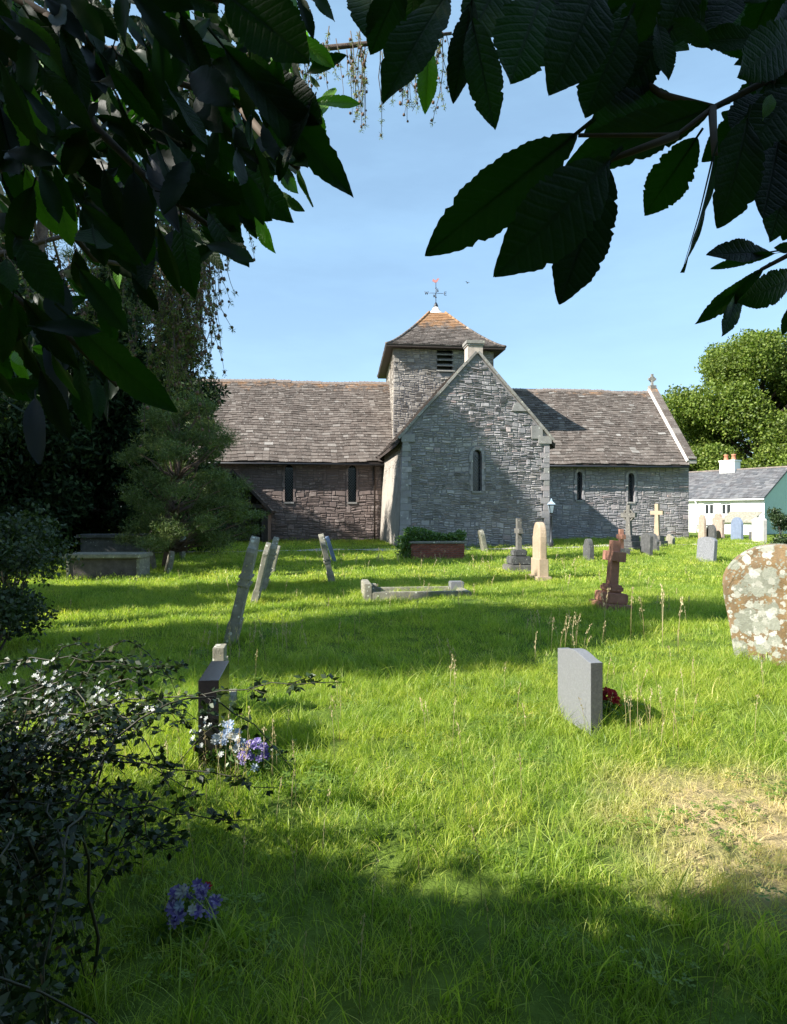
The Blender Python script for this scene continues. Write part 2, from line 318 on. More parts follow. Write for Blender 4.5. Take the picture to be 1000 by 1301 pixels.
def veined(m, w=.22, lift=2.0):
    nt = m.node_tree; b = next(n for n in nt.nodes if n.type == 'BSDF_PRINCIPLED'); v = coord(nt); sp = nt.nodes.new('ShaderNodeSeparateXYZ'); nt.links.new(v, sp.inputs[0])
    def q(op, a, c=None, cl=False):
        n = nt.nodes.new('ShaderNodeMath'); n.operation = op; n.use_clamp = cl
        for i, k in enumerate((a, c)):
            if isinstance(k, bpy.types.NodeSocket): nt.links.new(k, n.inputs[i])
            elif k is not None: n.inputs[i].default_value = k
        return n.outputs[0]
    ax = q('ABSOLUTE', sp.outputs[0]); side = q('SINE', q('MULTIPLY', q('SUBTRACT', sp.outputs[1], q('MULTIPLY', ax, 1.0)), 36.0))
    vein = q('POWER', q('ABSOLUTE', side), 14.0); mid = q('SUBTRACT', 1.0, q('MULTIPLY', ax, 75.0), True)
    h = q('MAXIMUM', q('MULTIPLY', vein, .55), mid); old = b.inputs['Base Color'].links[0].from_socket
    blot = ramp(nt, [(.35, .75), (.65, 1.3)], noise(nt, v, 5, 4)); c0 = mix(nt, 1, old, blot, 'MULTIPLY')
    c = mix(nt, q('MULTIPLY', h, w), c0, mix(nt, 1, c0, (lift*1.3, lift*1.2, lift*.9), 'MULTIPLY')); nt.links.new(c, b.inputs['Base Color'])
    bump(nt, b, q('ADD', q('MULTIPLY', h, -.7), q('MULTIPLY', noise(nt, v, 24, 3), .6)), .22, .012)
veined(M['laurel']); veined(M['laurel_bright'], .5, 1.5)
M['laurel_pale'] = leaf_mat('pale_laurel_leaf', [(0, (.02, .03, .035)), (1, (.05, .06, .08))], .1, .45, .5, (1, 1.1, 1.2))  # paler, bluish copy of the laurel leaf colour
M['bramble'] = leaf_mat('bramble_leaf', [(0, (.011, .022, .007)), (.5, (.02, .038, .011)), (.96, (.038, .065, .02)), (1, (.08, .035, .02))], .2, .4, .4)
M['shrub'] = leaf_mat('shrub_leaf', [(0, (.018, .034, .012)), (.6, (.032, .055, .019)), (1, (.06, .09, .034))], .2, .45, .4)
M['ivy'] = leaf_mat('ivy_leaf', [(0, (.04, .09, .015)), (.6, (.07, .14, .025)), (1, (.12, .20, .04))], .2, .4, .4)
M['cone'] = plain_mat('larch_cone', (.13, .075, .05), .8, .3, 30)
M['petal_w'] = leaf_mat('white_petal', [(0, (.42, .46, .46)), (1, (.56, .56, .52))], .25, .6, .2, (1, 1, 1))
M['petal_b'] = leaf_mat('pale_blue_petal', [(0, (.20, .28, .40)), (1, (.40, .46, .54))], .25, .6, .2, (1, 1, 1))
M['petal_p'] = leaf_mat('purple_petal', [(0, (.10, .07, .26)), (.6, (.20, .15, .40)), (1, (.42, .37, .56))], .25, .6, .2, (1, 1, 1))
M['petal_r'] = leaf_mat('red_petal', [(0, (.25, .01, .015)), (1, (.42, .03, .03))], .2, .6, .2, (1, 1, 1))

# ------------------------------------------------------------------ ground
def grid_ground():
    xs = np.concatenate([[-900, -400, -150, -70, -40], np.linspace(-28, 40, 120), [60, 90, 150, 400, 900]])
    ys = np.concatenate([[-300, -80, -30, -12], np.linspace(-6, 60, 130), [75, 100, 150, 300, 700, 1400]])
    me = bpy.data.meshes.new('ground'); vs = [(x, y, G(x, y)) for y in ys for x in xs]; n = len(xs)
    me.from_pydata(vs, [], [(j*n+i, j*n+i+1, (j+1)*n+i+1, (j+1)*n+i) for j in range(len(ys)-1) for i in range(n-1)])
    for p in me.polygons: p.use_smooth = True
    return link('ground', me, M['soil'], kind='structure')
grid_ground()
# gravel path along the church
pth = [(-16, 24.9), (-8, 26.9), (-3, 28.0), (1, 28.8), (5, 29.3), (7.6, 29.9), (9.4, 31.6), (12, 32.6), (16, 33.4), (21, 34.6)]
def path_pts():
    out = []
    for i in range(len(pth)-1):
        a = Vector(pth[i]); b = Vector(pth[i+1])
        for k in range(6): out.append(a.lerp(b, k/6))
    out.append(Vector(pth[-1])); return out
PP = path_pts()
mb = MB()
for i in range(len(PP)-1):
    a, b = PP[i], PP[i+1]; d = (b-a).normalized(); q = Vector((-d.y, d.x))
    wv = .5+.06*math.sin(i*1.3); wv2 = .5+.06*math.sin((i+1)*1.3)
    P4 = [a-q*wv, b-q*wv2, b+q*wv2, a+q*wv]
    mb.quad([(p.x, p.y, G(p.x, p.y)+.03) for p in P4], .5)
mb.build('path', M['path'], kind='structure')

# ------------------------------------------------------------------ church
OX, OY = 0.45, 30.5
church = empty('church', (OX, OY, 0), TH, label='grey stone medieval church with square tower, projecting gabled transept and stone tiled roofs', cat='church')
def loc2w(u, v): return (OX+E_.x*u+N_.x*v, OY+E_.y*u+N_.y*v)

def interval(poly, b):
    xs = []
    for i in range(len(poly)):
        (a0, b0), (a1, b1) = poly[i], poly[(i+1) % len(poly)]
        if (b0-b)*(b1-b) <= 0 and abs(b1-b0) > 1e-9: xs.append(a0+(a1-a0)*(b-b0)/(b1-b0))
    return (min(xs), max(xs)) if len(xs) >= 2 else None
def wob(a, b): return .05*math.sin(.8*a+.9*b)+.03*math.sin(2.3*a-1.7*b+1)+.014*math.sin(7*a+3*b)+.008*math.sin(13*a-5*b)
def rubble(poly, skips, P, big=0, band=(.2, .34), wr=(.2, .62), dep=(.016, .046), edge=0.0):
    """irregular coursed stones on a wall; returns (list of single stone meshes as (w, verts, faces), builder with the rest)"""
    bmin = min(p[1] for p in poly); bmax = max(p[1] for p in poly); b = bmin; st = []
    while b < bmax-.05:
        h = random.uniform(*band); b1 = min(b+h, bmax-.02)
        i0 = interval(poly, b+1e-4); i1 = interval(poly, b1-1e-4)
        if not i0 or not i1: b = b1; continue
        segs = [(max(i0[0], i1[0])+edge, min(i0[1], i1[1])-edge)]
        for (sa0, sa1, sb0, sb1) in skips:
            if sb1 > b+.04 and sb0 < b1-.04:
                ns = []
                for (x0, x1) in segs:
                    if sa1 <= x0 or sa0 >= x1: ns.append((x0, x1))
                    else:
                        if sa0-x0 > .06: ns.append((x0, sa0))
                        if x1-sa1 > .06: ns.append((sa1, x1))
                segs = ns
        for (x0, x1) in segs:
            a = x0
            while a < x1-.03:
                ww = random.uniform(*wr); a1 = a+ww
                if x1-a1 < .16: a1 = x1
                k = random.choices((1, 2, 3, 4), (.14, .42, .34, .1))[0] if b1-b > .15 else 1
                cuts = [0]+sorted(min(.85, max(.15, (j+1)/k+random.uniform(-.1, .1))) for j in range(k-1))+[1]
                for j in range(k):
                    c0 = b+(b1-b)*cuts[j]; c1 = b+(b1-b)*cuts[j+1]
                    if k > 1 and a1-a > .42 and random.random() < .35:
                        mid = a+(a1-a)*random.uniform(.35, .65); spans = [(a, mid), (mid, a1)]
                    else: spans = [(a, a1)]
                    for (s0, s1) in spans: st.append((s0, s1, c0, c1))
                a = a1
        b = b1
    out = []; mb = MB()
    st.sort(key=lambda s: -(s[1]-s[0])*min(1, (s[3]-s[2])/.08))
    for n, (s0, s1, c0, c1) in enumerate(st):
        g = random.uniform(.006, .016); d = random.uniform(*dep); ch = min(.022, (c1-c0)*.22, (s1-s0)*.22)
        tilt = random.uniform(-.008, .008); tz = random.uniform(-.008, .008)
        q = [(s0+g, c0+g), (s1-g, c0+g), (s1-g, c1-g), (s0+g, c1-g)]
        j = lambda e: random.uniform(-e, e)
        qi = [(s0+g+ch+j(.008), c0+g+ch+j(.006)), (s1-g-ch+j(.008), c0+g+ch+j(.006)), (s1-g-ch+j(.008), c1-g-ch+j(.006)), (s0+g+ch+j(.008), c1-g-ch+j(.006))]
        dd = [max(.006, d+tilt*sa+tz*sb+j(.004)) for sa, sb in ((-1, -1), (1, -1), (1, 1), (-1, 1))]
        vs = [P(x, z+wob(x, z), -.02) for x, z in q]+[P(x, z+wob(x, z), dd[i]) for i, (x, z) in enumerate(qi)]
        fs = [(4, 5, 6, 7), (0, 1, 5, 4), (1, 2, 6, 5), (2, 3, 7, 6), (3, 0, 4, 7)]
        if n < big: out.append((vs, fs))
        else: mb.mesh(vs, fs)
    return out, mb
def hole_poly(c, z0, z1, w, pointed=False, n=8):
    r = w/2; pts = [(c-r, z0), (c+r, z0)]
    for i in range(n+1):
        t = math.pi*i/n
        k = 1.5 if pointed else 1.05
        pts.append((c+r*math.cos(t), z1-r*k+r*k*(math.sin(t)**(1 if not pointed else .8))))
    return pts
def wall(name, poly, holes, P, mat, mort, skips=(), depth=.4, big=0, **kw):
    """a wall: mortar sheet with openings and their reveals, and the stones laid on it"""
    mb = MB(); loops = [[Vector((a, b, 0)) for a, b in poly]]+[[Vector((a, b, 0)) for a, b in h] for h in holes]
    flat = [p for l in loops for p in l]
    tris = geometry.tessellate_polygon(loops)
    mb.mesh([P(p.x, p.y, 0) for p in flat], tris, .5)
    for h in holes:
        for i in range(len(h)):
            p, q = h[i], h[(i+1) % len(h)]
            mb.quad([P(p[0], p[1], 0), P(q[0], q[1], 0), P(q[0], q[1], -depth), P(p[0], p[1], -depth)], .5)
    wo_ = mb.build(name, mort, church)
    singles, rest = rubble(poly, skips, P, big, **kw)
    for vs, fs in singles:
        m1 = MB(); m1.mesh(vs, fs); m1.build('stone', mat, wo_)
    rest.build('rubble_stones', mat, wo_, kind='stuff')
    return wo_
def south(v):                              # wall facing the camera at depth v; batter optional
    return lambda a, b, d: (a, v-d, b)

def lancet(c, z0, z1, w, v, mat=None, pointed=False, jw=.15):
    """window part of the church: frame stones, sill, dark leaded glass"""
    mat = mat or M['ashlar']
    wd = MB(); h = hole_poly(c, z0, z1, w, pointed)
    wd.quad([(a, v+.3, b) for a, b in h][::-1], .5)
    wo_ = wd.build('window', M['glass'], church)
    r = w/2; top = z1-r*(1.5 if pointed else 1.05); z = z0; i = 0
    while z < top-.05:
        hh = min(random.uniform(.24, .36), top-z)
        if top-z-hh < .12: hh = top-z
        for s in (-1, 1):
            ww = jw*(1.35 if (i+(s > 0)) % 2 else .85); m1 = MB()
            a0, a1 = sorted((c+s*r, c+s*(r+ww)))
            m1.box((a0, v-.045-random.random()*.012, z+.006), (a1, v+.12, z+hh-.006)); m1.build('jamb_stone', mat, wo_)
        z += hh; i += 1
    n = 5
    k = 1.5 if pointed else 1.05
    for q in range(n):
        t0 = math.pi*q/n+.02; t1 = math.pi*(q+1)/n-.02; e = .8 if pointed else 1; m1 = MB()
        f = lambda t, rr: (c+rr*math.cos(t), top+rr*k*(max(0, math.sin(t))**e))
        pts = [f(t0, r), f(t0, r+jw), f((t0+t1)/2, r+jw), f(t1, r+jw), f(t1, r), f((t0+t1)/2, r)]
        vf = [(a, v-.052, b) for a, b in pts]; vb = [(a, v+.11, b) for a, b in pts]
        m1.mesh(vf+vb, [(0, 1, 2, 5), (5, 2, 3, 4)]+[(j, (j+1) % 6, (j+1) % 6+6, j+6) for j in range(6)]); m1.build('arch_stone', mat, wo_)
    m1 = MB(); m1.box((c-r-jw*.4, v-.07, z0-.10), (c+r+jw*.4, v+.25, z0-.003)); m1.build('sill', M['ashlar'], wo_)
    la = MB(); s = .16; zz = z0-w
    while zz < z1:                        # diamond lattice of lead cames
        for sg in (-1, 1):
            x0, x1 = (c-r, c+r) if sg > 0 else (c+r, c-r)
            za, zb = zz, zz+w*1.25
            a = Vector((x0, v+.29, za)); b = Vector((x1, v+.29, zb))
            lo, hi = z0, top
            if zb < lo or za > hi: continue
            t0 = max(0, (lo-za)/(zb-za)); t1 = min(1, (hi-za)/(zb-za))
            la.tube([a.lerp(b, t0), a.lerp(b, t1)], .009, 4)
        zz += s
    la.build('lead_lattice', M['lattice'], wo_)
    return h, (c-r-jw*1.4, c+r+jw*1.4, z0-.12, z1+jw*1.1)

def tiles(mb, o, U, S, Nn, length, slope, course=(.27, .15), w_=(.2, .42), clip=None, ragged=.02):
    """rows of stone tiles up a slope; each overlaps the one below"""
    s = 0.0; row = 0
    while s < slope-.02:
        c = course[0]+(course[1]-course[0])*(s/slope)
        a = -random.random()*.2
        lo, hi = (0, length) if clip is None else clip(s+c*.5)
        a = lo-random.random()*.15
        while a < hi:
            ww = random.uniform(*w_)*(.7+.6*c/.27); a0 = max(a, lo); a1 = min(a+ww, hi); a += ww
            if a1-a0 < .03: continue
            g = .005; t = random.uniform(.028, .05); lift = random.uniform(0, .014); dr = random.uniform(-ragged, ragged)
            b0 = s-.02+dr; b1 = min(s+c+.05, slope)
            p = lambda x, y, z: o+U*x+S*y+Nn*z
            vs = [p(a0+g, b0, 0), p(a1-g, b0, 0), p(a1-g, b0, t+lift), p(a0+g, b0, t+lift+random.uniform(-.006, .006)), p(a1-g, b1, .006), p(a0+g, b1, .006)]
            mb.mesh(vs, [(0, 1, 2, 3), (3, 2, 4, 5), (0, 3, 5), (1, 4, 2)])
        s += c; row += 1

# --- nave (west of the tower)
NV = 8.0; NE = 4.9; NR = 9.58; RV = 12.2; NW = -13.0
hn = []; sk = []
for c in (-5.30, -1.80):
    h, s = lancet(c, 2.16, 4.22, .46, NV, M['wall_red'], jw=.1); hn.append(h); sk.append(s)
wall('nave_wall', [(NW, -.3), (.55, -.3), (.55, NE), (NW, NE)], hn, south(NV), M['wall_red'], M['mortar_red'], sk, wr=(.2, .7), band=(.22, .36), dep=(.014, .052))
def sag(x, y): return .035+.035*math.cos(.95*x+.4)+.016*math.sin(2.1*x+1.3*y)+.012*math.sin(4.3*x-2*y)
def slab_roof(name, u0, u1, ve, ze, vr, zr, over, thick=.16, mat='tile', both=True, course=(.27, .15), clipn=None):
    """double pitched roof: boarding slab with stone tiles on the near slope and ridge tiles"""
    k = (zr-ze)/(vr-ve); y0 = ve-over; z0 = ze-over*k
    mb = MB()
    yb = 2*vr-y0
    prof = [(y0, z0-.05), (y0, z0-.05+thick*.6), (vr, zr), (yb, z0+thick*.6-.05), (yb, z0-.05), (vr, zr-thick)]
    a = [(u0, y, z) for y, z in prof]; b = [(u1, y, z) for y, z in prof]
    mb.mesh(a+b, [(0, 1, 2, 5), (5, 2, 3, 4), (11, 8, 7, 6), (10, 9, 8, 11), (0, 6, 7, 1), (1, 7, 8, 2), (2, 8, 9, 3), (3, 9, 10, 4), (5, 11, 6, 0), (4, 10, 11, 5)], .3)
    ro = mb.build(name, M['timber'], church)
    S = Vector((0, vr-y0, zr-z0-thick*.6+.05)); L = S.length; S.normalize(); Nn = Vector((0, -S.z, S.y))
    tb = MB(); tiles(tb, Vector((u0, y0, z0-.05+thick*.6)), Vector((1, 0, 0)), S, Nn, u1-u0, L, course)
    if both:
        S2 = Vector((0, -(vr-y0), zr-z0)).normalized()
        tb.quad([Vector((u0, yb, z0-.05+thick*.6))+Vector((0, S2.z, -S2.y))*.02, Vector((u1, yb, z0-.05+thick*.6))+Vector((0, .014, .014)), (u1, vr+.02, zr+.025), (u0, vr+.02, zr+.025)], .4)
    tb.v = [(x, y, z+sag(x, y)) for x, y, z in tb.v]
    tb.build('roof_tiles', M[mat], ro, kind='stuff')
    return ro
def ridge_tiles(ro, u0, u1, vr, zr, mat=None):
    n = int(round((u1-u0)/.46)); d = (u1-u0)/n; mb = MB(); wd = .14
    for x0, x1 in ((0, d-.012),):
        a = [(x0, -wd, -.12), (x0, -wd*.5, .02), (x0, 0, .06), (x0, wd*.5, .02), (x0, wd, -.12)]; b = [(x1, y, z) for _, y, z in a]
        mb.mesh(a+b, [(i, i+5, i+6, i+1) for i in range(4)]+[(0, 1, 2, 3, 4), (9, 8, 7, 6, 5)], .5)
    mb.box((.02, -.016, .05), (.06, .016, .085)); mb.box((d-.16, -.016, .05), (d-.12, .016, .085))
    me = mb.data('ridge_tile'); me.materials.append(mat or M['ridge'])
    for i in range(n):
        o = link('ridge_tile', me, None, ro); o.location = (u0+i*d, vr, zr+.02+sag(u0+i*d, vr)+random.uniform(-.014, .014)); o.rotation_euler = (0, random.gauss(0, .015), 0)
nr = slab_roof('nave_roof', NW-.2, .75, NV, NE, RV, NR, .56)
ridge_tiles(nr, NW-.2, .75, RV, NR)
mb = MB(); mb.box((NW, NV+.004, -.3), (NW+.5, 16.4, NE)); mb.quad([(NW, NV, NE), (NW, 16.4, NE), (NW, RV, NR-.2)], .5)
mb.build('nave_west_wall', M['wall_red'], church)
# --- chancel (east of the transept)
CE = 18.25; CEZ = 4.88; CRZ = 9.42
hc = []; sk = []
h, s = lancet(11.45, 2.3, 3.95, .34, NV, M['wall_grey'], True, .13); hc.append(h); sk.append(s)
h, s = lancet(14.62, 2.2, 3.9, .40, NV, M['wall_grey'], True, .13); hc.append(h); sk.append(s)
wall('chancel_wall', [(6.3, -.4), (CE, -.4), (CE, CEZ), (6.3, CEZ)], hc, south(NV), M['wall_grey'], M['mortar'], sk, dep=(.014, .045), edge=0)
cro = slab_roof('chancel_roof', 6.0, CE-.28, NV, CEZ, RV, CRZ, .54)
ridge_tiles(cro, 6.2, CE-.3, RV, CRZ)
mb = MB(); mb.box((CE-.45, NV+.004, -.5), (CE-.004, 16.4, CEZ))
mb.mesh([(CE-.3, NV-.1, CEZ), (CE-.3, 16.5, CEZ), (CE-.3, RV, CRZ+.2), (CE, NV-.1, CEZ), (CE, 16.5, CEZ), (CE, RV, CRZ+.2)], [(0, 2, 1), (3, 4, 5), (0, 3, 5, 2), (1, 2, 5, 4)], .5)
mb.build('chancel_east_wall', M['wall_grey'], church)
# raised gable coping, stone by stone, on the east end
def coping(p0, p1, w_, th, parent, n, name='coping_stone', mat=None, lat=Vector((1, 0, 0))):
    p0 = Vector(p0); p1 = Vector(p1); S = (p1-p0); L = S.length; S.normalize(); Nn = S.cross(lat).normalized()
    if Nn.z < 0: Nn = -Nn
    for i in range(n):
        a = p0+S*(L*i/n+.008); b = p0+S*(L*(i+1)/n-.008); j = random.uniform(-.008, .008); m1 = MB()
        vs = [a, a+lat*w_, b+lat*w_, b]; vs = [v_+Nn*j for v_ in vs]+[v_+Nn*(th+j) for v_ in vs]
        m1.mesh(vs, [(3, 2, 1, 0), (4, 5, 6, 7), (0, 1, 5, 4), (1, 2, 6, 5), (2, 3, 7, 6), (3, 0, 4, 7)]); m1.build(name, mat or M['coping'], parent)
egc = MB(); egc.box((CE-.3, NV-.5, CEZ-.42), (CE+.2, NV-.05, CEZ-.02)); gce = egc.build('gable_parapet', M['coping'], church)
coping((CE-.32, NV-.45, CEZ-.28), (CE-.32, RV, CRZ+.22), .48, .16, gce, 12, mat=M['tile'])
coping((CE-.32, 16.6, CEZ-.2), (CE-.32, RV, CRZ+.22), .5, .16, gce, 3)
mb = MB(); a = Vector((CE-.42, NV-.45, CEZ-.34)); b = Vector((CE-.42, RV, CRZ+.16)); mb.mesh([a, a+Vector((.1, 0, 0)), b+Vector((.1, 0, 0)), b]+[p+Vector((0, -.09, .09)) for p in (a, a+Vector((.1, 0, 0)), b+Vector((.1, 0, 0)), b)], [(4, 5, 6, 7), (0, 1, 5, 4), (3, 0, 4, 7), (1, 2, 6, 5)], .5)
mb.build('lead_flashing', M['lead'], gce)
# gable cross
mb = MB(); cx, cy, cz = CE-.1, RV, CRZ+.25
mb.box((cx-.2, cy-.2, cz), (cx+.2, cy+.2, cz+.22)); mb.box((cx-.07, cy-.07, cz+.22), (cx+.07, cy+.07, cz+.98)); mb.box((cx-.26, cy-.065, cz+.58), (cx+.26, cy+.065, cz+.71))
for i in range(16):
    t0 = 2*math.pi*i/16; t1 = 2*math.pi*(i+1)/16; rr = (.14, .2); cc = (cx, cz+.645)
    pts = [(cc[0]+r_*math.cos(t), cc[1]+r_*math.sin(t)) for r_, t in ((rr[0], t0), (rr[1], t0), (rr[1], t1), (rr[0], t1))]
    mb.mesh([(x, cy-.055, z) for x, z in pts]+[(x, cy+.055, z) for x, z in pts], [(0, 1, 2, 3), (7, 6, 5, 4), (1, 5, 6, 2), (0, 3, 7, 4)], .5)
mb.build('gable_cross', M['coping'], church)

# --- transept
TW = 6.71; TE = 5.05; TR = 8.78; BAT = .2
h, s = lancet(3.36, 2.55, 4.42, .42, 0, M['wall_grey'], jw=.12)
quo = [(-.4, .42, -1, TE+1), (TW-.42, TW+.4, -1, TE+.6)]
poly = [(-BAT, -.3), (TW+.02, -.3), (TW, TE), (TW/2, TR), (0, TE)]
# odd dressed blocks near the gable as in many old walls
tw = wall('transept_wall', poly, [h], south(0), M['wall_grey'], M['mortar'], [s, (-.5, .34, -.3, TE+.0), (TW-.3, TW+.5, -.3, TE+.0)], big=290, band=(.16, .27), wr=(.14, .46), dep=(.014, .05), edge=.03)
z = -.3; i = 0
while z < TE-.02:                          # quoins
    hh = min(random.uniform(.22, .34), TE-z)
    for s in (-1, 1):
        ln = random.uniform(.38, .46) if (i+(s > 0)) % 2 else random.uniform(.26, .32)
        bat = BAT*(1-(z+.3)/(TE+.3)); m1 = MB(); d = random.uniform(.045, .07)
        if s < 0: bt2 = BAT*(1-(z+hh+.3)/(TE+.3)); vs = [(-bat-.03, 0), (ln-.08, 0), (ln-.08, 1), (-bt2-.03, 1)]
        else: vs = [(TW-ln+.06, 0), (TW+.03, 0), (TW+.03, 1), (TW-ln+.06, 1)]
        vv = [(a, -d, z+.006+b*(hh-.012)) for a, b in vs]+[(a, .3, z+.006+b*(hh-.012)) for a, b in vs]
        m1.mesh(vv, [(0, 1, 2, 3), (7, 6, 5, 4), (0, 4, 5, 1), (1, 5, 6, 2), (2, 6, 7, 3), (3, 7, 4, 0)]); m1.build('quoin', M['ashlar'] if random.random() < .15 else M['wall_grey'], tw)
    z += hh; i += 1
# west side wall of the transept: leans (battered), u = 0
Pw = lambda a, b, d: (-BAT*(1-(b+.3)/(TE+.3))-d*1.0-.5*max(0, .5-b)*.16, a, b)
M['wall_lime'] = stone_mat('limewashed_rubble', [(0, (.33, .295, .26)), (.5, (.42, .38, .33)), (1, (.50, .46, .40))], 5, .75, bmp=.6, bdist=.03)
wall('transept_side_wall', [(-.0, -.3), (NV, -.3), (NV, TE), (0, TE)], [], Pw, M['wall_lime'], M['wall_lime'], [], dep=(.004, .03), band=(.22, .34), wr=(.3, .7))
mb = MB(); mb.box((TW-.3, .02, -.3), (TW+.0, NV, TE)); mb.build('transept_east_wall', M['wall_grey'], church)
# transept roof, ridge running back to the tower
kk = (TR-TE)/(TW/2); ov = .34
mb = MB(); e0 = (-ov, TE-ov*kk); e1 = (TW+ov, TE-ov*kk); ap = (TW/2, TR+.02); th = .13
prof = [(e0[0], e0[1]+.04), (ap[0], ap[1]+.06), (e1[0], e1[1]+.04), (e1[0], e1[1]-th), (ap[0], ap[1]-th), (e0[0], e0[1]-th)]
A = [(a, .07, b) for a, b in prof]; B = [(a, 9.2, b) for a, b in prof]
mb.mesh(A+B, [(0, 1, 4, 5), (1, 2, 3, 4), (0, 6, 7, 1), (1, 7, 8, 2), (2, 8, 9, 3), (3, 9, 10, 4), (4, 10, 11, 5), (5, 11, 6, 0)], .3)
tro = mb.build('transept_roof', M['timber'], church)
S = Vector((TW/2+ov, 0, ap[1]+.06-e0[1]-.04)); L = S.length; S.normalize(); tb = MB()
tiles(tb, Vector((e0[0], .1, e0[1]+.045)), Vector((0, 1, 0)), S, Vector((-S.z, 0, S.x)), 9.0, L)
S2 = Vector((-S.x, 0, S.z)); tiles(tb, Vector((e1[0], .1, e1[1]+.045)), Vector((0, 1, 0)), S2, Vector((S.z, 0, S.x)), 9.0, L)
tb.build('roof_tiles', M['tile'], tro, kind='stuff')
# coping stones: thin raking stones proud of the wall face
coping((-.20, -.11, TE-.20), (TW/2, -.11, TR+.03), .30, .11, tro, 8, lat=Vector((0, 1, 0)))
coping((TW+.20, -.11, TE-.20), (TW/2, -.11, TR+.03), .30, .11, tro, 8, lat=Vector((0, 1, 0)))
for s in (0, 1):                          # kneeler stones
    m1 = MB(); x0 = (-.1, .5) if s == 0 else (TW-.5, TW+.12)
    m1.box((x0[0], -.09, TE-.32), (x0[1], .2, TE+.02)); m1.build('kneeler', M['ashlar'], tw)
m1 = MB(); vs = [(TW-1.75, TE+1.15), (TW-1.05, TE+1.15), (TW-1.42, TE+1.52), (TW-1.62, TE+1.52)]
m1.mesh([(a, -.075, b) for a, b in vs]+[(a, .1, b) for a, b in vs], [(0, 1, 2, 3), (0, 4, 5, 1), (1, 5, 6, 2), (2, 6, 7, 3), (3, 7, 4, 0)]); m1.build('tie_stone', M['ashlar'], tw)
m1 = MB(); m1.box((TW-.82, -.078, TE-.1), (TW-.3, .1, TE+.5)); m1.build('tie_stone', M['ashlar'], tw)
# chimney behind the gable top
ch = MB(); ch.box((TW/2-.32, .42, TR-.9), (TW/2+.38, 1.12, TR+.55)); cho = ch.build('chimney', M['ashlar_warm'], church)
m1 = MB(); m1.box((TW/2-.40, .34, TR+.55), (TW/2+.46, 1.2, TR+.69)); m1.box((TW/2-.36, .38, TR+.46), (TW/2+.42, 1.16, TR+.547)); m1.build('chimney_cap', M['coping'], cho)
# downpipe in the corner of the nave
dp = MB(); dp.tube([(-.55, NV-.14, 0), (-.55, NV-.14, 4.4), (-.5, NV-.42, 4.66)], .05, 8)
for zz in (1, 2.2, 3.4): dp.box((-.62, NV-.2, zz), (-.48, NV, zz+.05))
dp.build('downpipe', M['timber'], church)
for u0, u1 in ((NW, .1), (7.0, CE-.35)):    # gutters
    g = MB(); g.tube([(u0, NV-.61, NE-.61*1.12+.01), (u1, NV-.61, NE-.61*1.12+.01)], .055, 8); g.build('gutter', M['iron'], church)
# small white floodlight under the chancel eave
fl = MB(); fl.lathe([(.03, 0), (.11, .05), (.12, .16), (.05, .2), (.04, .3)], 10, (7.35, NV-.55, 4.15)); fl.tube([(7.35, NV-.55, 4.4), (7.35, NV-.05, 4.4)], .02, 6)
fl.build('floodlight', M['white_paint'], church)

# --- tower
TL, TRT, TB = .55, 6.32, 16.2; TZ = 11.0; TLb = 1.05
lv = (3.02, 3.92, 9.55, 10.82)            # louvred opening
lou = MB(); lou.quad([(lv[0], NV+.42, lv[2]), (lv[1], NV+.42, lv[2]), (lv[1], NV+.42, lv[3]), (lv[0], NV+.42, lv[3])], .5); loo = lou.build('louvre_opening', M['iron'], church)  # black sheet set in for the dark inside of the opening
hh = [(lv[0], lv[2]), (lv[1], lv[2]), (lv[1], lv[3]), (lv[0], lv[3])]
wall('tower_wall', [(TL-.06, 4.5), (TRT, 4.5), (TRT, TZ), (TL, TZ)], [hh], south(NV), M['wall_tower'], M['mortar'], [(lv[0]-.02, lv[1]+.02, lv[2]-.05, lv[3])], band=(.16, .28), wr=(.15, .42), dep=(.01, .05), edge=0)
for i in range(4):
    m1 = MB(); z0 = lv[2]+.02+i*.31
    m1.mesh([(lv[0]-.03, NV-.13, z0), (lv[1]+.03, NV-.13, z0), (lv[1]+.03, NV+.3, z0+.19), (lv[0]-.03, NV+.3, z0+.19)]+[(lv[0]-.03, NV-.13, z0+.055), (lv[1]+.03, NV-.13, z0+.055), (lv[1]+.03, NV+.3, z0+.245), (lv[0]-.03, NV+.3, z0+.245)],
            [(3, 2, 1, 0), (4, 5, 6, 7), (0, 1, 5, 4), (1, 2, 6, 5), (3, 0, 4, 7)]); m1.build('louvre_slat', M['coping'], loo)
Pt = lambda a, b, d: (TL-.02-d+(TLb-TL)*(a-NV)/(TB-NV), a, b)
hw = [(10.6, 9.2), (11.6, 9.2), (11.6, 10.7), (10.6, 10.7)]
wall('tower_west_wall', [(NV, 4.5), (TB, 4.5), (TB, TZ), (NV, TZ)], [hw], Pt, M['wall_lime'], M['wall_lime'], [(10.5, 11.7, 9.1, 10.8)], dep=(.005, .03))
mb = MB(); mb.box((TLb+.1, NV+.5, 4.5), (TRT, TB, TZ)); mb.build('tower_core', M['mortar'], church)
ovt = .55; ze = TZ-.06
Ec = [Vector((TL-ovt+.05, NV-ovt, ze)), Vector((TRT+ovt, NV-ovt, ze)), Vector((TRT+ovt, TB+ovt, ze)), Vector((TLb-ovt, TB+ovt, ze))]
ac = Vector((3.72, 12.1, 14.0)); Tc = [ac+Vector((sx*.5, sy*.5, 0)) for sx, sy in ((-1, -1), (1, -1), (1, 1), (-1, 1))]
def tring(k, t):
    p = Ec[k].lerp(Tc[k], t); p = p.copy(); p.z = ze+(ac.z-ze)*(t**1.22); return p
tb = MB(); ub = MB(); nrow = 24
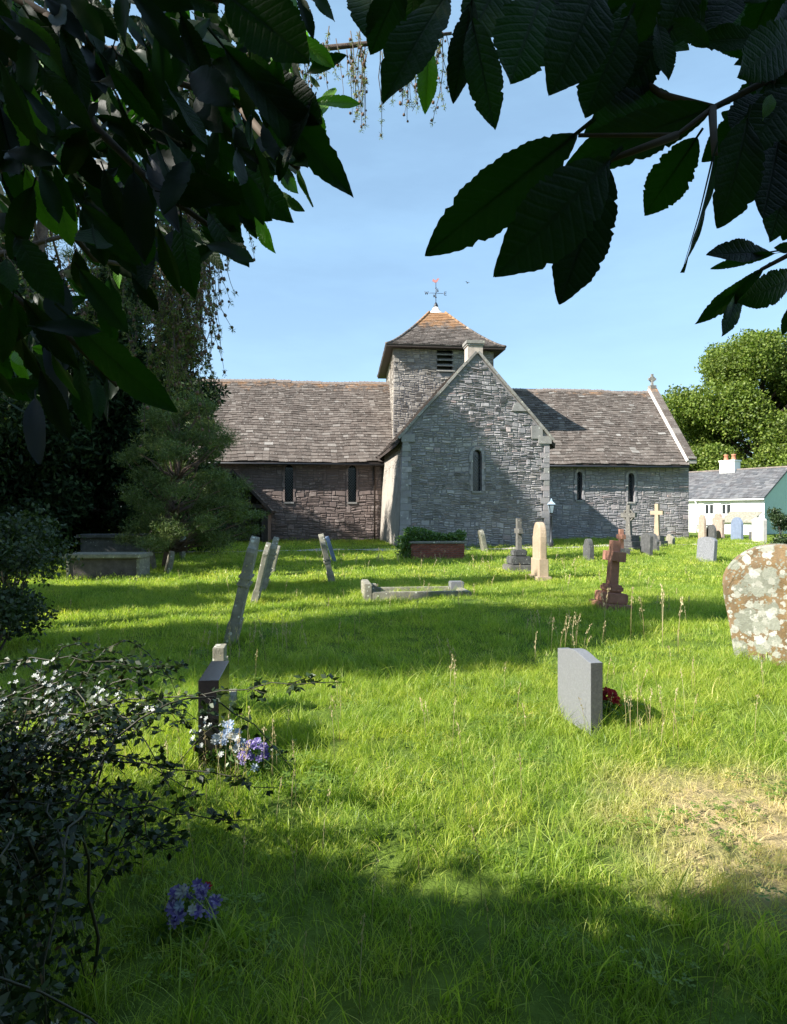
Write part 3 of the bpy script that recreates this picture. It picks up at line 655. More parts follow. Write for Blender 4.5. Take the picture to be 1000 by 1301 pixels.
for k in range(4):
    k2 = (k+1) % 4
    for r_ in range(nrow):
        t0 = r_/nrow; t1 = (r_+1)/nrow
        a, b = tring(k, t0), tring(k2, t0); c, d = tring(k2, t1), tring(k, t1)
        ub.quad([a, b, c, d], .3)
        Nn = (b-a).cross(d-a).normalized(); n = max(2, int((b-a).length/.27)); f = 0.0; cuts = [0.0]
        while f < 1-.8/n: f += random.uniform(.7, 1.35)/n; cuts.append(min(f, 1))
        cuts[-1] = 1.0
        for f0, f1 in zip(cuts, cuts[1:]):
            g = .006/(b-a).length; S_ = random.uniform(-.02, .02)
            q0, q1 = a.lerp(b, f0+g), a.lerp(b, f1-g); q2, q3 = d.lerp(c, f1-g), d.lerp(c, f0+g); th_ = random.uniform(.035, .06)
            dn = (a-d).normalized()*.03
            vs = [q0+dn, q1+dn, q1+dn+Nn*th_, q0+dn+Nn*th_, q2+Nn*.012, q3+Nn*.012]
            tb.mesh(vs, [(0, 1, 2, 3), (3, 2, 4, 5), (0, 3, 5), (1, 4, 2)])
ub.quad([p-Vector((0, 0, .02)) for p in (Ec[3], Ec[2], Ec[1], Ec[0])], .3)
for k in range(4):                         # fascia
    a, b = Ec[k], Ec[(k+1) % 4]; ub.quad([a-Vector((0, 0, .12)), b-Vector((0, 0, .12)), b, a], .3)
ub.quad([p-Vector((0, 0, .12)) for p in (Ec[3], Ec[2], Ec[1], Ec[0])], .3)
twr = ub.build('tower_roof', M['timber'], church)
tb.build('roof_tiles', M['tile_tower'], twr, kind='stuff')
for k in range(4):                         # hip tiles
    m_ = 16
    for i in range(m_):
        a, b = tring(k, i/m_), tring(k, (i+.96)/m_); m1 = MB(); m1.tube([a+Vector((0, 0, .03)), b+Vector((0, 0, .05))], [.085, .07], 6); m1.build('hip_tile', M['tile_tower'], twr)
cp = MB(); cp.lathe([(.62, -.12), (.5, .08), (.3, .22), (.2, .42), (.12, .5)], 12, tuple(ac), sm=True); cp.build('lead_cap', M['lead'], twr)
# weathervane with compass letters
vb = MB(); vx, vy, vz = ac.x, ac.y, ac.z+.45
vb.lathe([(.13, 0), (.15, .1), (.1, .24), (.04, .34)], 10, (vx, vy, vz)); vb.tube([(vx, vy, vz+.3), (vx, vy, vz+1.62)], .02, 6)
vb.tube([(vx-.48, vy, vz+.92), (vx+.48, vy, vz+.92)], .014, 6); vb.tube([(vx, vy-.48, vz+.92), (vx, vy+.48, vz+.92)], .014, 6)
vb.lathe([(.02, 0), (.06, .06), (.02, .12)], 8, (vx, vy, vz+.6)); vb.lathe([(.02, 0), (.05, .05), (.02, .1)], 8, (vx, vy, vz+1.2))
vo = vb.build('weathervane', M['iron'], church)
def strokes(name, segs, at, s, mat, parent):
    m1 = MB()
    for (x0, z0, x1, z1) in segs: m1.tube([(at[0]+x0*s, at[1], at[2]+z0*s), (at[0]+x1*s, at[1], at[2]+z1*s)], .02, 5)
    return m1.build(name, mat, parent)
strokes('letter_w', [(-.5, .5, -.25, -.5), (-.25, -.5, 0, .3), (0, .3, .25, -.5), (.25, -.5, .5, .5)], (vx-.6, vy, vz+.92), .21, M['iron'], vo)
strokes('letter_e', [(-.3, -.5, -.3, .5), (-.3, .5, .4, .5), (-.3, 0, .3, 0), (-.3, -.5, .4, -.5)], (vx+.6, vy, vz+.92), .2, M['iron'], vo)
strokes('letter_s', [(.3, .5, -.3, .5), (-.3, .5, -.3, 0), (-.3, 0, .3, 0), (.3, 0, .3, -.5), (.3, -.5, -.3, -.5)], (vx, vy-.56, vz+.92), .16, M['iron'], vo)
strokes('letter_n', [(-.3, -.5, -.3, .5), (-.3, .5, .3, -.5), (.3, -.5, .3, .5)], (vx, vy+.56, vz+.92), .16, M['iron'], vo)
ck = [(-.3, .1), (-.22, .28), (-.12, .2), (0, .16), (.1, .3), (.2, .34), (.28, .26), (.2, .22), (.14, .08), (.02, -.04), (-.1, -.02), (-.2, .04)]
m1 = MB(); m1.mesh([(vx+a*.8, vy-.012, vz+1.6+b*.8) for a, b in ck]+[(vx+a*.8, vy+.012, vz+1.6+b*.8) for a, b in ck], [tuple(range(12))]+[tuple(range(23, 11, -1))]+[(i, (i+1) % 12, (i+1) % 12+12, i+12) for i in range(12)])
m1.build('weathercock', M['vane_red'], vo)

# --- porch
pu, pw, pv = -7.97, 1.7, 4.9; pe, pr = 1.85, 3.65; kp = (pr-pe)/pw
po = MB(); ovp = .2
pf = [(pu-pw-ovp, pe-ovp*kp), (pu, pr), (pu+pw+ovp, pe-ovp*kp), (pu+pw+ovp, pe-ovp*kp-.12), (pu, pr-.14), (pu-pw-ovp, pe-ovp*kp-.12)]
A = [(a, pv-.3, b) for a, b in pf]; B = [(a, NV, b) for a, b in pf]
po.mesh(A+B, [(0, 1, 4, 5), (1, 2, 3, 4), (0, 6, 7, 1), (1, 7, 8, 2), (2, 8, 9, 3), (3, 9, 10, 4), (4, 10, 11, 5), (5, 11, 6, 0)], .3)
pro = po.build('porch_roof', M['timber'], church)
S = Vector((-(pw+ovp), 0, pr-pf[2][1])); L = S.length; S.normalize(); tb = MB()
tiles(tb, Vector((pf[2][0], pv-.28, pf[2][1]+.01)), Vector((0, 1, 0)), S, Vector((S.z, 0, -S.x)), NV-pv+.28, L)
S2 = Vector((-S.x, 0, S.z)); tiles(tb, Vector((pf[0][0], pv-.28, pf[0][1]+.01)), Vector((0, 1, 0)), S2, Vector((-S.z, 0, -S.x*-1)), NV-pv+.28, L)
tb.build('roof_tiles', M['tile'], pro, kind='stuff')
for s in (-1, 1):
    m1 = MB(); a = Vector((pu+s*(pw+ovp+.02), pv-.38, pf[0][1]-.16)); b = Vector((pu, pv-.38, pr-.1)); d = Vector((0, .08, 0)); uz = Vector((0, 0, .2))
    m1.mesh([a, b, b+uz, a+uz, a+d, b+d, b+uz+d, a+uz+d], [(0, 1, 2, 3), (7, 6, 5, 4), (0, 4, 5, 1), (3, 2, 6, 7), (0, 3, 7, 4)]); m1.build('bargeboard', M['timber'], pro)
pb = MB()
for s in (-1, 1): x0, x1 = sorted((pu+s*pw, pu+s*(pw-.3))); pb.box((x0, pv, -.2), (x1, NV, pe+.1))
pbo = pb.build('porch_wall', M['wall_red'], church)
for s in (-1, 1):
    m1 = MB(); m1.box((pu+s*(pw-.1)-.11, pv-.22, 0), (pu+s*(pw-.1)+.11, pv-.003, pe)); m1.build('porch_post', M['timber'], pbo)
m1 = MB(); m1.box((pu-pw, pv-.2, pe-.05), (pu+pw, pv-.02, pe+.15)); m1.build('tie_beam', M['timber'], pbo)
for j in range(7):
    x = pu-1.2+j*.4; m1 = MB(); m1.box((x-.035, pv-.14, pe+.15), (x+.035, pv-.07, max(pe+.2, pr-.15-abs(x-pu)*kp))); m1.build('baluster', M['timber'], pbo)

# lantern by the transept corner
lx, ly = 6.98, 30.2
lamp = empty('lamp_post', (lx, ly, G(lx, ly)), 0, label='black lamp post with glazed lantern at the right corner of the transept', cat='lamp post')
m1 = MB(); m1.lathe([(.09, 0), (.09, .3), (.05, .36), (.04, 1.4), (.06, 1.44), (.035, 1.5)], 10); m1.build('post', M['iron'], lamp)
m1 = MB(); m1.lathe([(.07, 1.5), (.1, 1.54), (.17, 1.9), (.19, 1.92)], 4, sm=False); lno = m1.build('lantern', M['iron'], lamp)
m1 = MB()
for k in range(4):
    t0 = math.pi/2*(k+.5); t1 = t0+math.pi/2; f = lambda t, r_: (r_*math.cos(t), r_*math.sin(t))
    a, b = Vector(f(t0, .102)), Vector(f(t1, .102)); c, d = Vector(f(t1, .172)), Vector(f(t0, .172)); m_ = .14
    a, b = a.lerp(b, m_), b.lerp(a, m_); c, d = c.lerp(d, m_), d.lerp(c, m_); o_ = Vector(f((t0+t1)/2, .004))
    m1.quad([(a.x+o_.x, a.y+o_.y, 1.56), (b.x+o_.x, b.y+o_.y, 1.56), (c.x+o_.x, c.y+o_.y, 1.88), (d.x+o_.x, d.y+o_.y, 1.88)], .5)
m1.build('pane', plain_mat('lantern_glass', (.25, .32, .38), .1, .1, 5, spec=.9), lno)
m1 = MB(); m1.lathe([(.22, 1.93), (.2, 1.96), (.06, 2.07), (.05, 2.12), (.015, 2.2)], 4, sm=False); m1.build('lantern_top', plain_mat('weathered_lantern_top', (.32, .42, .52), .4, .15, 9), lamp)

# ------------------------------------------------------------------ cottage
ct = empty('cottage', (32.6, 60, -.36), R(30), label='low white cottage with grey slate roof right of the church', cat='cottage'); ct.scale = (1.25, 1.25, 1.25)
mb = MB(); LEN = 11; CW = 6.0; CEV = 2.62; CRG = 4.75
wins = [(2.55, 3.35), (3.95, 4.75)]
ys = [0]+[v_ for ab in wins for v_ in ab]+[LEN]
def cbox(y0, y1, z0, z1): mb.quad([(0, y0, z0), (0, y0, z1), (0, y1, z1), (0, y1, z0)], .5)
for i in range(0, len(ys)-1):
    if i % 2 == 0: cbox(ys[i], ys[i+1], 0, CEV)
    else: cbox(ys[i], ys[i+1], 0, 1.35); cbox(ys[i], ys[i+1], 2.2, CEV)
for y0, y1 in wins:
    mb.quad([(0, y0, 1.35), (0, y1, 1.35), (.15, y1, 1.35), (.15, y0, 1.35)], .5); mb.quad([(0, y0, 2.2), (.15, y0, 2.2), (.15, y1, 2.2), (0, y1, 2.2)], .5)
    mb.quad([(0, y0, 1.35), (.15, y0, 1.35), (.15, y0, 2.2), (0, y0, 2.2)], .5); mb.quad([(0, y1, 1.35), (0, y1, 2.2), (.15, y1, 2.2), (.15, y1, 1.35)], .5)
mb.quad([(CW, 0, 0), (CW, LEN, 0), (CW, LEN, CEV), (CW, 0, CEV)], .5); mb.quad([(0, LEN, 0), (0, LEN, CEV), (CW/2, LEN, CRG), (CW, LEN, CEV), (CW, LEN, 0)], .5)
mb.build('wall', M['whitewash'], ct)
mb = MB(); mb.quad([(0, 0, 0), (CW, 0, 0), (CW, 0, CEV), (CW/2, 0, CRG), (0, 0, CEV)], .5); mb.build('gable_wall', M['green_shade_render'], ct)
for y0, y1 in wins:
    m1 = MB(); zs = (1.36, 2.19)
    for a, b in ((y0, y0+.07), ((y0+y1)/2-.05, (y0+y1)/2+.05), (y1-.07, y1)): m1.box((.06, a, zs[0]), (.12, b, zs[1]))
    m1.box((.062, y0+.07, zs[0]), (.118, y1-.07, zs[0]+.07)); m1.box((.062, y0+.07, zs[1]-.07), (.118, y1-.07, zs[1])); m1.box((-.06, y0-.05, 1.28), (.05, y1+.05, 1.345))
    wo_ = m1.build('window', M['white_paint'], ct)
    for a, b in ((y0+.07, (y0+y1)/2-.05), ((y0+y1)/2+.05, y1-.07)):
        p_ = MB(); p_.quad([(.1, a, zs[0]+.07), (.1, a, zs[1]-.07), (.1, b, zs[1]-.07), (.1, b, zs[0]+.07)], .5); p_.build('pane', M['glass'], wo_)
kc = (CRG-CEV)/(CW/2); mb = MB(); oc = .2
pf = [(-oc, CEV-oc*kc), (-oc, CEV-oc*kc+.1), (CW/2, CRG+.1), (CW+oc, CEV-oc*kc+.1), (CW+oc, CEV-oc*kc), (CW/2, CRG)]
A = [(a, -.12, b) for a, b in pf]; B = [(a, LEN+.1, b) for a, b in pf]
mb.mesh(A+B, [(5, 2, 1, 0), (4, 3, 2, 5), (1, 7, 6, 0), (2, 8, 7, 1), (3, 9, 8, 2), (4, 10, 9, 3), (0, 6, 11, 5), (5, 11, 10, 4), (6, 7, 8, 11), (11, 8, 9, 10)], .4)
cr_ = mb.build('roof', M['slate'], ct)
S = Vector((CW/2+oc, 0, CRG+.1-pf[1][1])); L = S.length; S.normalize(); tb = MB()
tiles(tb, Vector((-oc, -.12, pf[1][1]+.004)), Vector((0, 1, 0)), S, Vector((-S.z, 0, S.x)), LEN+.2, L, (.22, .2), (.26, .34), ragged=.004)
tb.build('slates', M['slate'], cr_, kind='stuff')
m1 = MB(); m1.box((CW/2-.09, -.14, CRG+.08), (CW/2+.09, LEN+.1, CRG+.17)); m1.build('ridge', M['ridge'], cr_)
m1 = MB(); m1.tube([(-oc-.06, -.12, CEV-.16), (-oc-.06, LEN, CEV-.16)], .06, 8); m1.build('gutter', M['white_paint'], ct)
m1 = MB(); m1.tube([(-.26, 5.35, CEV-.16), (-.07, 5.35, CEV-.45), (-.07, 5.35, 0)], .045, 8); m1.build('downpipe', M['white_paint'], ct)
m1 = MB(); m1.box((CW/2-.38, 4.0, CRG-.35), (CW/2+.38, 5.25, CRG+.85)); m1.box((CW/2-.44, 3.94, CRG+.75), (CW/2+.44, 5.31, CRG+.86)); cho = m1.build('chimney', M['whitewash'], cr_)
for y_ in (4.3, 4.95):
    m1 = MB(); m1.lathe([(.17, 0), (.16, .1), (.13, .36), (.17, .38), (.17, .46), (.11, .46)], 10, (CW/2, y_, CRG+.86)); m1.build('chimney_pot', M['terracotta'], cr_)
# lean-to shed against the cottage
sh = empty('garden_shed', (30.6, 58.4, -.36), R(30), label='small low shed with sloping grey roof in front of the white cottage', cat='shed'); sh.scale = (1.2, 1.2, 1.2)
m1 = MB(); m1.box((0, 0, 0), (.9, 2.2, .95)); m1.build('wall', M['whitewash'], sh)
m1 = MB(); m1.mesh([(-.2, -.15, .86), (1.1, -.15, 1.62), (1.1, 2.35, 1.62), (-.2, 2.35, .86), (-.2, -.15, .92), (1.1, -.15, 1.68), (1.1, 2.35, 1.68), (-.2, 2.35, .92)], [(3, 2, 1, 0), (4, 5, 6, 7), (0, 1, 5, 4), (1, 2, 6, 5), (2, 3, 7, 6), (3, 0, 4, 7)], .6); m1.build('roof', M['old_grey'], sh)
m1 = MB(); m1.quad([(0, -.01, .95), (.9, -.01, .95), (.9, -.01, 1.48)], .6); m1.build('gable_panel', M['green_shade_render'], sh)
bn = empty('bench', (21.55, 46.6, G(21.5, 46.6)), R(25), label='plain wooden garden bench on the grass between church and cottage', cat='bench')
bw = plain_mat('grey_bench_wood', (.34, .30, .25), .8, .2, 10)
for y_ in (0, .12, .24): m1 = MB(); m1.box((-.65, y_, .42), (.65, y_+.1, .45)); m1.build('seat_slat', bw, bn)
for z_ in (.6, .75): m1 = MB(); m1.box((-.65, .36, z_), (.65, .39, z_+.1)); m1.build('back_slat', bw, bn)
for x_ in (-.6, .54):
    for y_, hz in ((.02, .42), (.3, .86)): m1 = MB(); m1.box((x_, y_, 0), (x_+.06, y_+.06, hz)); m1.build('leg', bw, bn)

# ------------------------------------------------------------------ gravestones
SKIP = []                                  # (x, y, radius) where no grass grows
def prof(kind, w_, h):
    r = w_/2; P_ = [(-r, 0)]
    if kind == 'flat': P_ += [(-r, h), (r, h)]
    elif kind == 'round': P_ += [(-r*math.cos(t), h-r+r*math.sin(t)) for t in np.linspace(0, math.pi, 17)]
    elif kind == 'segment': P_ += [(-r*math.cos(t), h-r*.35+r*.35*math.sin(t)) for t in np.linspace(0, math.pi, 15)]
    elif kind == 'gothic':
        s = h-r*1.5
        P_ += [(-r+r*(1-math.cos(t))*1.0, s+r*1.5*math.sin(t)**.85) for t in np.linspace(0, math.pi/2, 9)]
        P_ += [(r-r*(1-math.cos(t))*1.0, s+r*1.5*math.sin(t)**.85) for t in np.linspace(math.pi/2, 0, 9)][1:]
    elif kind == 'ogee':
        for t in np.linspace(-1, 1, 19): P_.append((r*t, h-.045*w_/.6+.045*w_/.6*(.5+.5*math.cos(math.pi*t))))
    elif kind == 'shoulder':
        s = h-r*.75; P_ += [(-r, s-.05), (-r*.97, s), (-r*.72, s), (-r*.7, s+.03)]
        P_ += [(-r*.7*math.cos(t), s+.03+(r*.75-.03)*math.sin(t)) for t in np.linspace(.12, math.pi-.12, 11)]
        P_ += [(r*.7, s+.03), (r*.72, s), (r*.97, s), (r, s-.05)]
    elif kind == 'anse':
        s = h-r*.6
        P_ += [(-r, s-.22*w_), (-r*1.04, s-.1*w_), (-r*.93, s), (-r*.68, s+.02), (-r*.6, s+.08*w_)]+[(-r*.55*math.cos(t), s+.1*w_+(r*.6-.1*w_)*math.sin(t)) for t in np.linspace(.1, math.pi-.1, 9)]+[(r*.6, s+.08*w_), (r*.68, s+.02), (r*.93, s), (r*1.04, s-.1*w_), (r, s-.22*w_)]
    elif kind == 'taper':
        b_ = r*.80; P_ = [(-b_, 0), (-r*.99, h*.62)]+[(-r*math.cos(t), h*.70+h*.30*math.sin(t)) for t in np.linspace(0.05, math.pi-.05, 17)]+[(r*.99, h*.62), (b_, 0)]; return P_
    P_.append((r, 0)); return P_
def slab(pts, t, bev=.008, rough=0, mid=0):
    """stone slab from an outline: bevelled edges, optional unevenness"""
    bm = bmesh.new(); vs = [bm.verts.new((-t/2, y, z)) for y, z in pts]; f = bm.faces.new(vs)
    ex = bmesh.ops.extrude_face_region(bm, geom=[f]); nv = [g for g in ex['geom'] if isinstance(g, bmesh.types.BMVert)]
    bmesh.ops.translate(bm, verts=nv, vec=(t, 0, 0)); bmesh.ops.recalc_face_normals(bm, faces=bm.faces)
    if bev: bmesh.ops.bevel(bm, geom=[e for e in bm.edges if abs(e.verts[0].co.x-e.verts[1].co.x) < 1e-5], offset=bev, segments=2, affect='EDGES', profile=.6)
    if rough:
        bmesh.ops.triangulate(bm, faces=bm.faces); bmesh.ops.subdivide_edges(bm, edges=[e for e in bm.edges if e.calc_length() > .12], cuts=2, use_grid_fill=False)
        from mathutils import noise as nz
        sd = random.random()*50
        for v_ in bm.verts:
            n = nz.noise_vector(v_.co*5+Vector((sd, 0, 0))); v_.co += n*rough
    me = bpy.data.meshes.new('slab'); bm.to_mesh(me); bm.free()
    a = me.attributes.new('rnd', 'FLOAT', 'FACE'); a.data.foreach_set('value', [.5]*len(me.polygons)); return me
def grave(name, px, Y, kind, w_, h, t, mat, label, group=None, lean=0, tip=0, yaw=0, rough=0, sink=.12, bev=.008, cat='gravestone', plinth=None):
    x = X(px, Y); c = Vector((x, Y, 0))+N_*(w_/2); g = G(c.x, c.y)
    me = slab(prof(kind, w_, h+sink), t, bev, rough)
    if plinth is None:
        o = link(name, me, mat, label=label, cat=cat, group=group)
    else:
        o = empty(name, label=label, cat=cat, group=group); link('slab', me, mat, o)
        p_ = slab(prof('flat', w_+plinth[0], plinth[1]+sink), t+plinth[0], .01); link('plinth', p_, plinth[2] if len(plinth) > 2 else mat, o)
    o.location = (c.x, c.y, g-sink*math.cos(lean)); o.rotation_euler = (tip, lean, TH+yaw)
    SKIP.append((c.x, c.y, max(w_/2*.7, .1))); return o

# near grey granite stone and the dark stone beside the path of shadow
grave('headstone', 755, 4.93, 'ogee', .56, .565, .095, M['granite'], 'pale grey granite headstone with curved top standing alone in the near lawn', yaw=R(4), bev=.004, cat='headstone')
grave('headstone', 265, 4.22, 'flat', .56, .55, .125, M['black'], 'black polished granite headstone with flat honed top beside the pale blue flowers', bev=.004, cat='headstone')
def dark_edges(o, mat):
    o.data.materials.append(mat)
    for p in o.data.polygons:
        if abs(p.normal.y) > .8: p.material_index = 1
for o in scn.objects:
    if o.get('label', '').startswith('pale grey granite'): dark_edges(o, M['granite_end_shade'])
# low stepped stone behind the black one
st = empty('headstone', (X(273, 5.15), 5.3, 0), TH, label='small grey stone with stepped narrow top just behind the black headstone', cat='headstone')
link('slab', slab([(-.2, 0), (-.2, .44), (-.09, .44), (-.09, .56), (.09, .56), (.09, .44), (.2, .44), (.2, 0)], .085, .005), M['old_grey'], st)
link('plinth', slab(prof('flat', .66, .14), .2, .01), M['old_grey'], st); SKIP.append((st.location.x, 5.3, .2))
# leaning stones left
def carved(px, Y, h, lean, tip, mat, label, w_=.62, t=.115, mold=()):
    x = X(px, Y); c = Vector((x, Y, 0))+N_*(w_/2)
    o = empty('gravestone', (c.x, c.y, G(c.x, c.y)-.1), label=label, cat='gravestone'); o.rotation_euler = (tip, lean, TH)
    link('slab', slab(prof('anse', w_, h+.1), t, .012, .006), mat, o)
    for m_ in mold:
        link('moulding', (lambda me: me)(slab([(-w_/2-.012, h*m_+.1), (-w_/2-.012, h*m_+.13), (w_/2+.012, h*m_+.13), (w_/2+.012, h*m_+.1)], t+.045, .006)), mat, o)
    link('base_block', slab(prof('flat', w_+.05, h*.22+.1), t+.035, .012), mat, o)
    SKIP.append((c.x, c.y, .25)); return o
carved(288, 7.95, 1.31, R(13), R(0), M['old_grey'], 'tall weathered stone leaning right, nearest of the leaning row at left', w_=.46, t=.105, mold=(.55, .62))
carved(321, 12.0, 1.10, R(13), R(2), M['old_grey'], 'lichened stone leaning right, half hidden behind the tallest leaning stone', w_=.5, t=.09, mold=())
carved(330, 13.9, 1.16, R(15), R(-2), M['old_grey'], 'slim carved stone leaning right with notched edge, tallest at the back of the leaning row', t=.12, mold=(.3, .38, .6, .68))
carved(343, 17.0, .75, R(14), R(0), M['old_grey'], 'short grey stone leaning right, farthest of the leaning row', w_=.5, t=.1)
carved(424, 15.2, 1.15, R(-13), R(0), M['old_grey'], 'narrow weathered stone leaning left in the middle of the lawn, sunlit edge', t=.12, mold=(.42, .48))
grave('gravestone', 427, 21.5, 'round', .6, .85, .12, M['stone_blue'], 'stone painted in bluish shade, leaning left just behind the left-leaning one', lean=R(-17))  # bluish shade on this stone is put into its blue grey colour
# kerbed grave
def stone_box(name, a, b, mat, parent, rz=0, bev=.015, rough=0, **k):
    bm = bmesh.new(); bmesh.ops.create_cube(bm, size=1)
    for v_ in bm.verts: v_.co = Vector(((a[0]+b[0])/2+v_.co.x*(b[0]-a[0]), (a[1]+b[1])/2+v_.co.y*(b[1]-a[1]), (a[2]+b[2])/2+v_.co.z*(b[2]-a[2])))
    if bev: bmesh.ops.bevel(bm, geom=bm.edges[:], offset=bev, segments=2, affect='EDGES')
    me = bpy.data.meshes.new(name); bm.to_mesh(me); bm.free()
    at = me.attributes.new('rnd', 'FLOAT', 'FACE'); at.data.foreach_set('value', [random.random()]*len(me.polygons))
    return link(name, me, mat, parent, **k)
kg = empty('kerbed_grave', (X(470, 12.3), 12.3, G(-.4, 12.3)), TH, label='low grey stone kerb around a single grave in the middle of the lawn', cat='grave')
stone_box('headstone', (-.10, -.05, -.1), (.04, .85, .32), M['old_grey'], kg)
for y_ in (0, .75): stone_box('kerb', (.04, y_-.06, -.1), (1.72, y_+.07, .17), M['old_grey'], kg)
stone_box('kerb', (1.72, -.08, -.1), (1.86, .84, .16), M['old_grey'], kg)
stone_box('corner_block', (1.62, .62, -.1), (1.88, .88, .27), M['granite'], kg)
stone_box('corner_block', (.03, .62, -.1), (.2, .86, .24), M['old_grey'], kg)
stone_box('ledger_fill', (.05, .1, -.1), (1.7, .68, .06), M['mortar'], kg)
for i in range(5): q = Vector((X(470, 12.3), 12.3, 0))+E_*(.15+i*.38)+N_*.38; SKIP.append((q.x, q.y, .42))
# red cross
rc = empty('stone_cross', (X(776, 11.3), 11.35, G(3.6, 11.3)-.05), 0, label='red sandstone cross on stepped base leaning slightly right', cat='cross'); rc.rotation_euler = (0, R(4.5), TH)
stone_box('base_step', (-.22, -.38, -.1), (.22, .38, .17), M['red_sand'], rc)
stone_box('base_step', (-.17, -.28, .173), (.17, .28, .34), M['red_sand'], rc)
stone_box('base_step', (-.125, -.2, .343), (.125, .2, .47), M['red_sand'], rc, bev=.03)
link('cross', slab([(-.10, .46), (-.08, .86), (-.30, .86), (-.30, 1.02), (-.08, 1.02), (-.075, 1.2), (.075, 1.2), (.08, 1.02), (.30, 1.02), (.30, .86), (.08, .86), (.10, .46)], .14, .012), M['red_sand'], rc)
SKIP.append((rc.location.x, rc.location.y, .3))
# tall cream stone
ts = empty('headstone', (X(688, 15.9), 16.1, G(3.4, 16)), TH-R(3), label='tall cream sandstone headstone with pointed arch and darker shouldered edge', cat='headstone')
link('slab', slab(prof('gothic', .62, 1.36), .17, .03), M['cream'], ts)
link('shaft_base', slab(prof('flat', .7, .5), .225, .015), M['cream'], ts); link('side_shaft', slab([(.31, .5), (.31, 1.02), (.37, 1.02), (.37, .5)], .14, .01), M['cream'], ts)
link('plinth', slab(prof('flat', .82, .1), .34, .015), M['cream'], ts); SKIP.append((ts.location.x, ts.location.y, .3))
# slim lichened cross on rough steps
sc = empty('stone_cross', (X(660, 18.2), 18.3, G(3.3, 18.2)), TH, label='slim grey cross on rough blackened steps, just left of the cream headstone', cat='cross')
for a, z0, z1 in ((.36, -.1, .22), (.27, .223, .44), (.18, .443, .62)): stone_box('base_step', (-a, -a, z0), (a, a, z1), M['old_dark'] if z0 > 0 else M['old_grey'], sc, bev=.03)
link('cross', slab([(-.09, .6), (-.07, 1.05), (-.2, 1.05), (-.2, 1.18), (-.07, 1.18), (-.065, 1.45), (.065, 1.45), (.07, 1.18), (.2, 1.18), (.2, 1.05), (.07, 1.05), (.09, .6)], .13, .012, .004), M['old_grey'], sc)
grave('gravestone', 619, 27.0, 'round', .5, .92, .16, M['old_grey'], 'small pale lichened stone leaning left in front of the transept wall', lean=R(-12), rough=.01)
# right groups
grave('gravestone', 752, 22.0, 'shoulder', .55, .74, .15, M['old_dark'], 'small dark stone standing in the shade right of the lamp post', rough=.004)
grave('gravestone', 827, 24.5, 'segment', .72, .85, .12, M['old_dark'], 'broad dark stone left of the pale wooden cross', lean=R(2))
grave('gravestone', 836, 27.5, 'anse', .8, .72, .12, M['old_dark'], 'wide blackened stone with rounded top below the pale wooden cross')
grave('gravestone', 856, 32.0, 'round', .62, .55, .14, M['old_grey'], 'low round grey stone near the east end of the chancel', rough=.006)
br = empty('stone_cross', (X(789, 24.8), 24.8, G(8, 25)), TH, label='brownish weathered cross behind the red sandstone cross', cat='cross')
stone_box('base_step', (-.22, -.28, -.1), (.22, .28, .28), M['old_dark'], br); link('cross', slab([(-.09, .2), (-.07, .62), (-.24, .62), (-.24, .78), (-.07, .78), (-.07, .98), (.07, .98), (.07, .78), (.24, .78), (.24, .62), (.07, .62), (.09, .2)], .15, .012, .004), M['red_sand'], br)
# celtic cross on dark steps
cc = empty('celtic_cross', (X(801, 28.2), 28.4, G(9.8, 28.3)), TH+R(30), label='tall dark ringed cross on a stepped base in front of the chancel', cat='cross')
for a, z0, z1 in ((.58, -.15, .2), (.44, .203, .42), (.31, .423, .66)): stone_box('base_step', (-a, -a, z0), (a, a, z1), M['old_dark'], cc)
link('cross', slab([(-.13, .6), (-.085, 1.4), (-.34, 1.4), (-.34, 1.6), (-.085, 1.6), (-.085, 1.92), (.085, 1.92), (.085, 1.6), (.34, 1.6), (.34, 1.4), (.085, 1.4), (.13, .6)], .16, .015, .004), M['old_grey'], cc)
rg = MB()
for i in range(20):
    t0 = 2*math.pi*i/20; t1 = 2*math.pi*(i+1)/20
    pts = [(r_*math.cos(t), 1.5+r_*math.sin(t)) for r_, t in ((.2, t0), (.26, t0), (.26, t1), (.2, t1))]
    rg.mesh([(-.055, y, z) for y, z in pts]+[(.055, y, z) for y, z in pts], [(3, 2, 1, 0), (4, 5, 6, 7), (1, 5, 6, 2)[::-1], (0, 3, 7, 4)[::-1]], .5)
rg.build('ring', M['old_grey'], cc)
wc_ = empty('stone_cross', (X(837, 31.2), 31.4, G(12, 31)), TH+R(35), label='plain pale cross with long shaft rising behind the dark stones', cat='cross')
stone_box('base_step', (-.35, -.35, -.15), (.35, .35, .3), M['old_grey'], wc_); stone_box('base_step', (-.24, -.24, .303), (.24, .24, .55), M['old_grey'], wc_)
link('cross', slab([(-.12, .5), (-.085, 1.5), (-.30, 1.5), (-.30, 1.68), (-.085, 1.68), (-.085, 2.0), (.085, 2.0), (.085, 1.68), (.30, 1.68), (.30, 1.5), (.085, 1.5), (.12, .5)], .17, .012), M['cream'], wc_)
grave('headstone', 905, 21.4, 'segment', .72, .80, .13, M['speckle'], 'speckled grey granite headstone leaning slightly right', lean=R(5), yaw=R(12), cat='headstone')
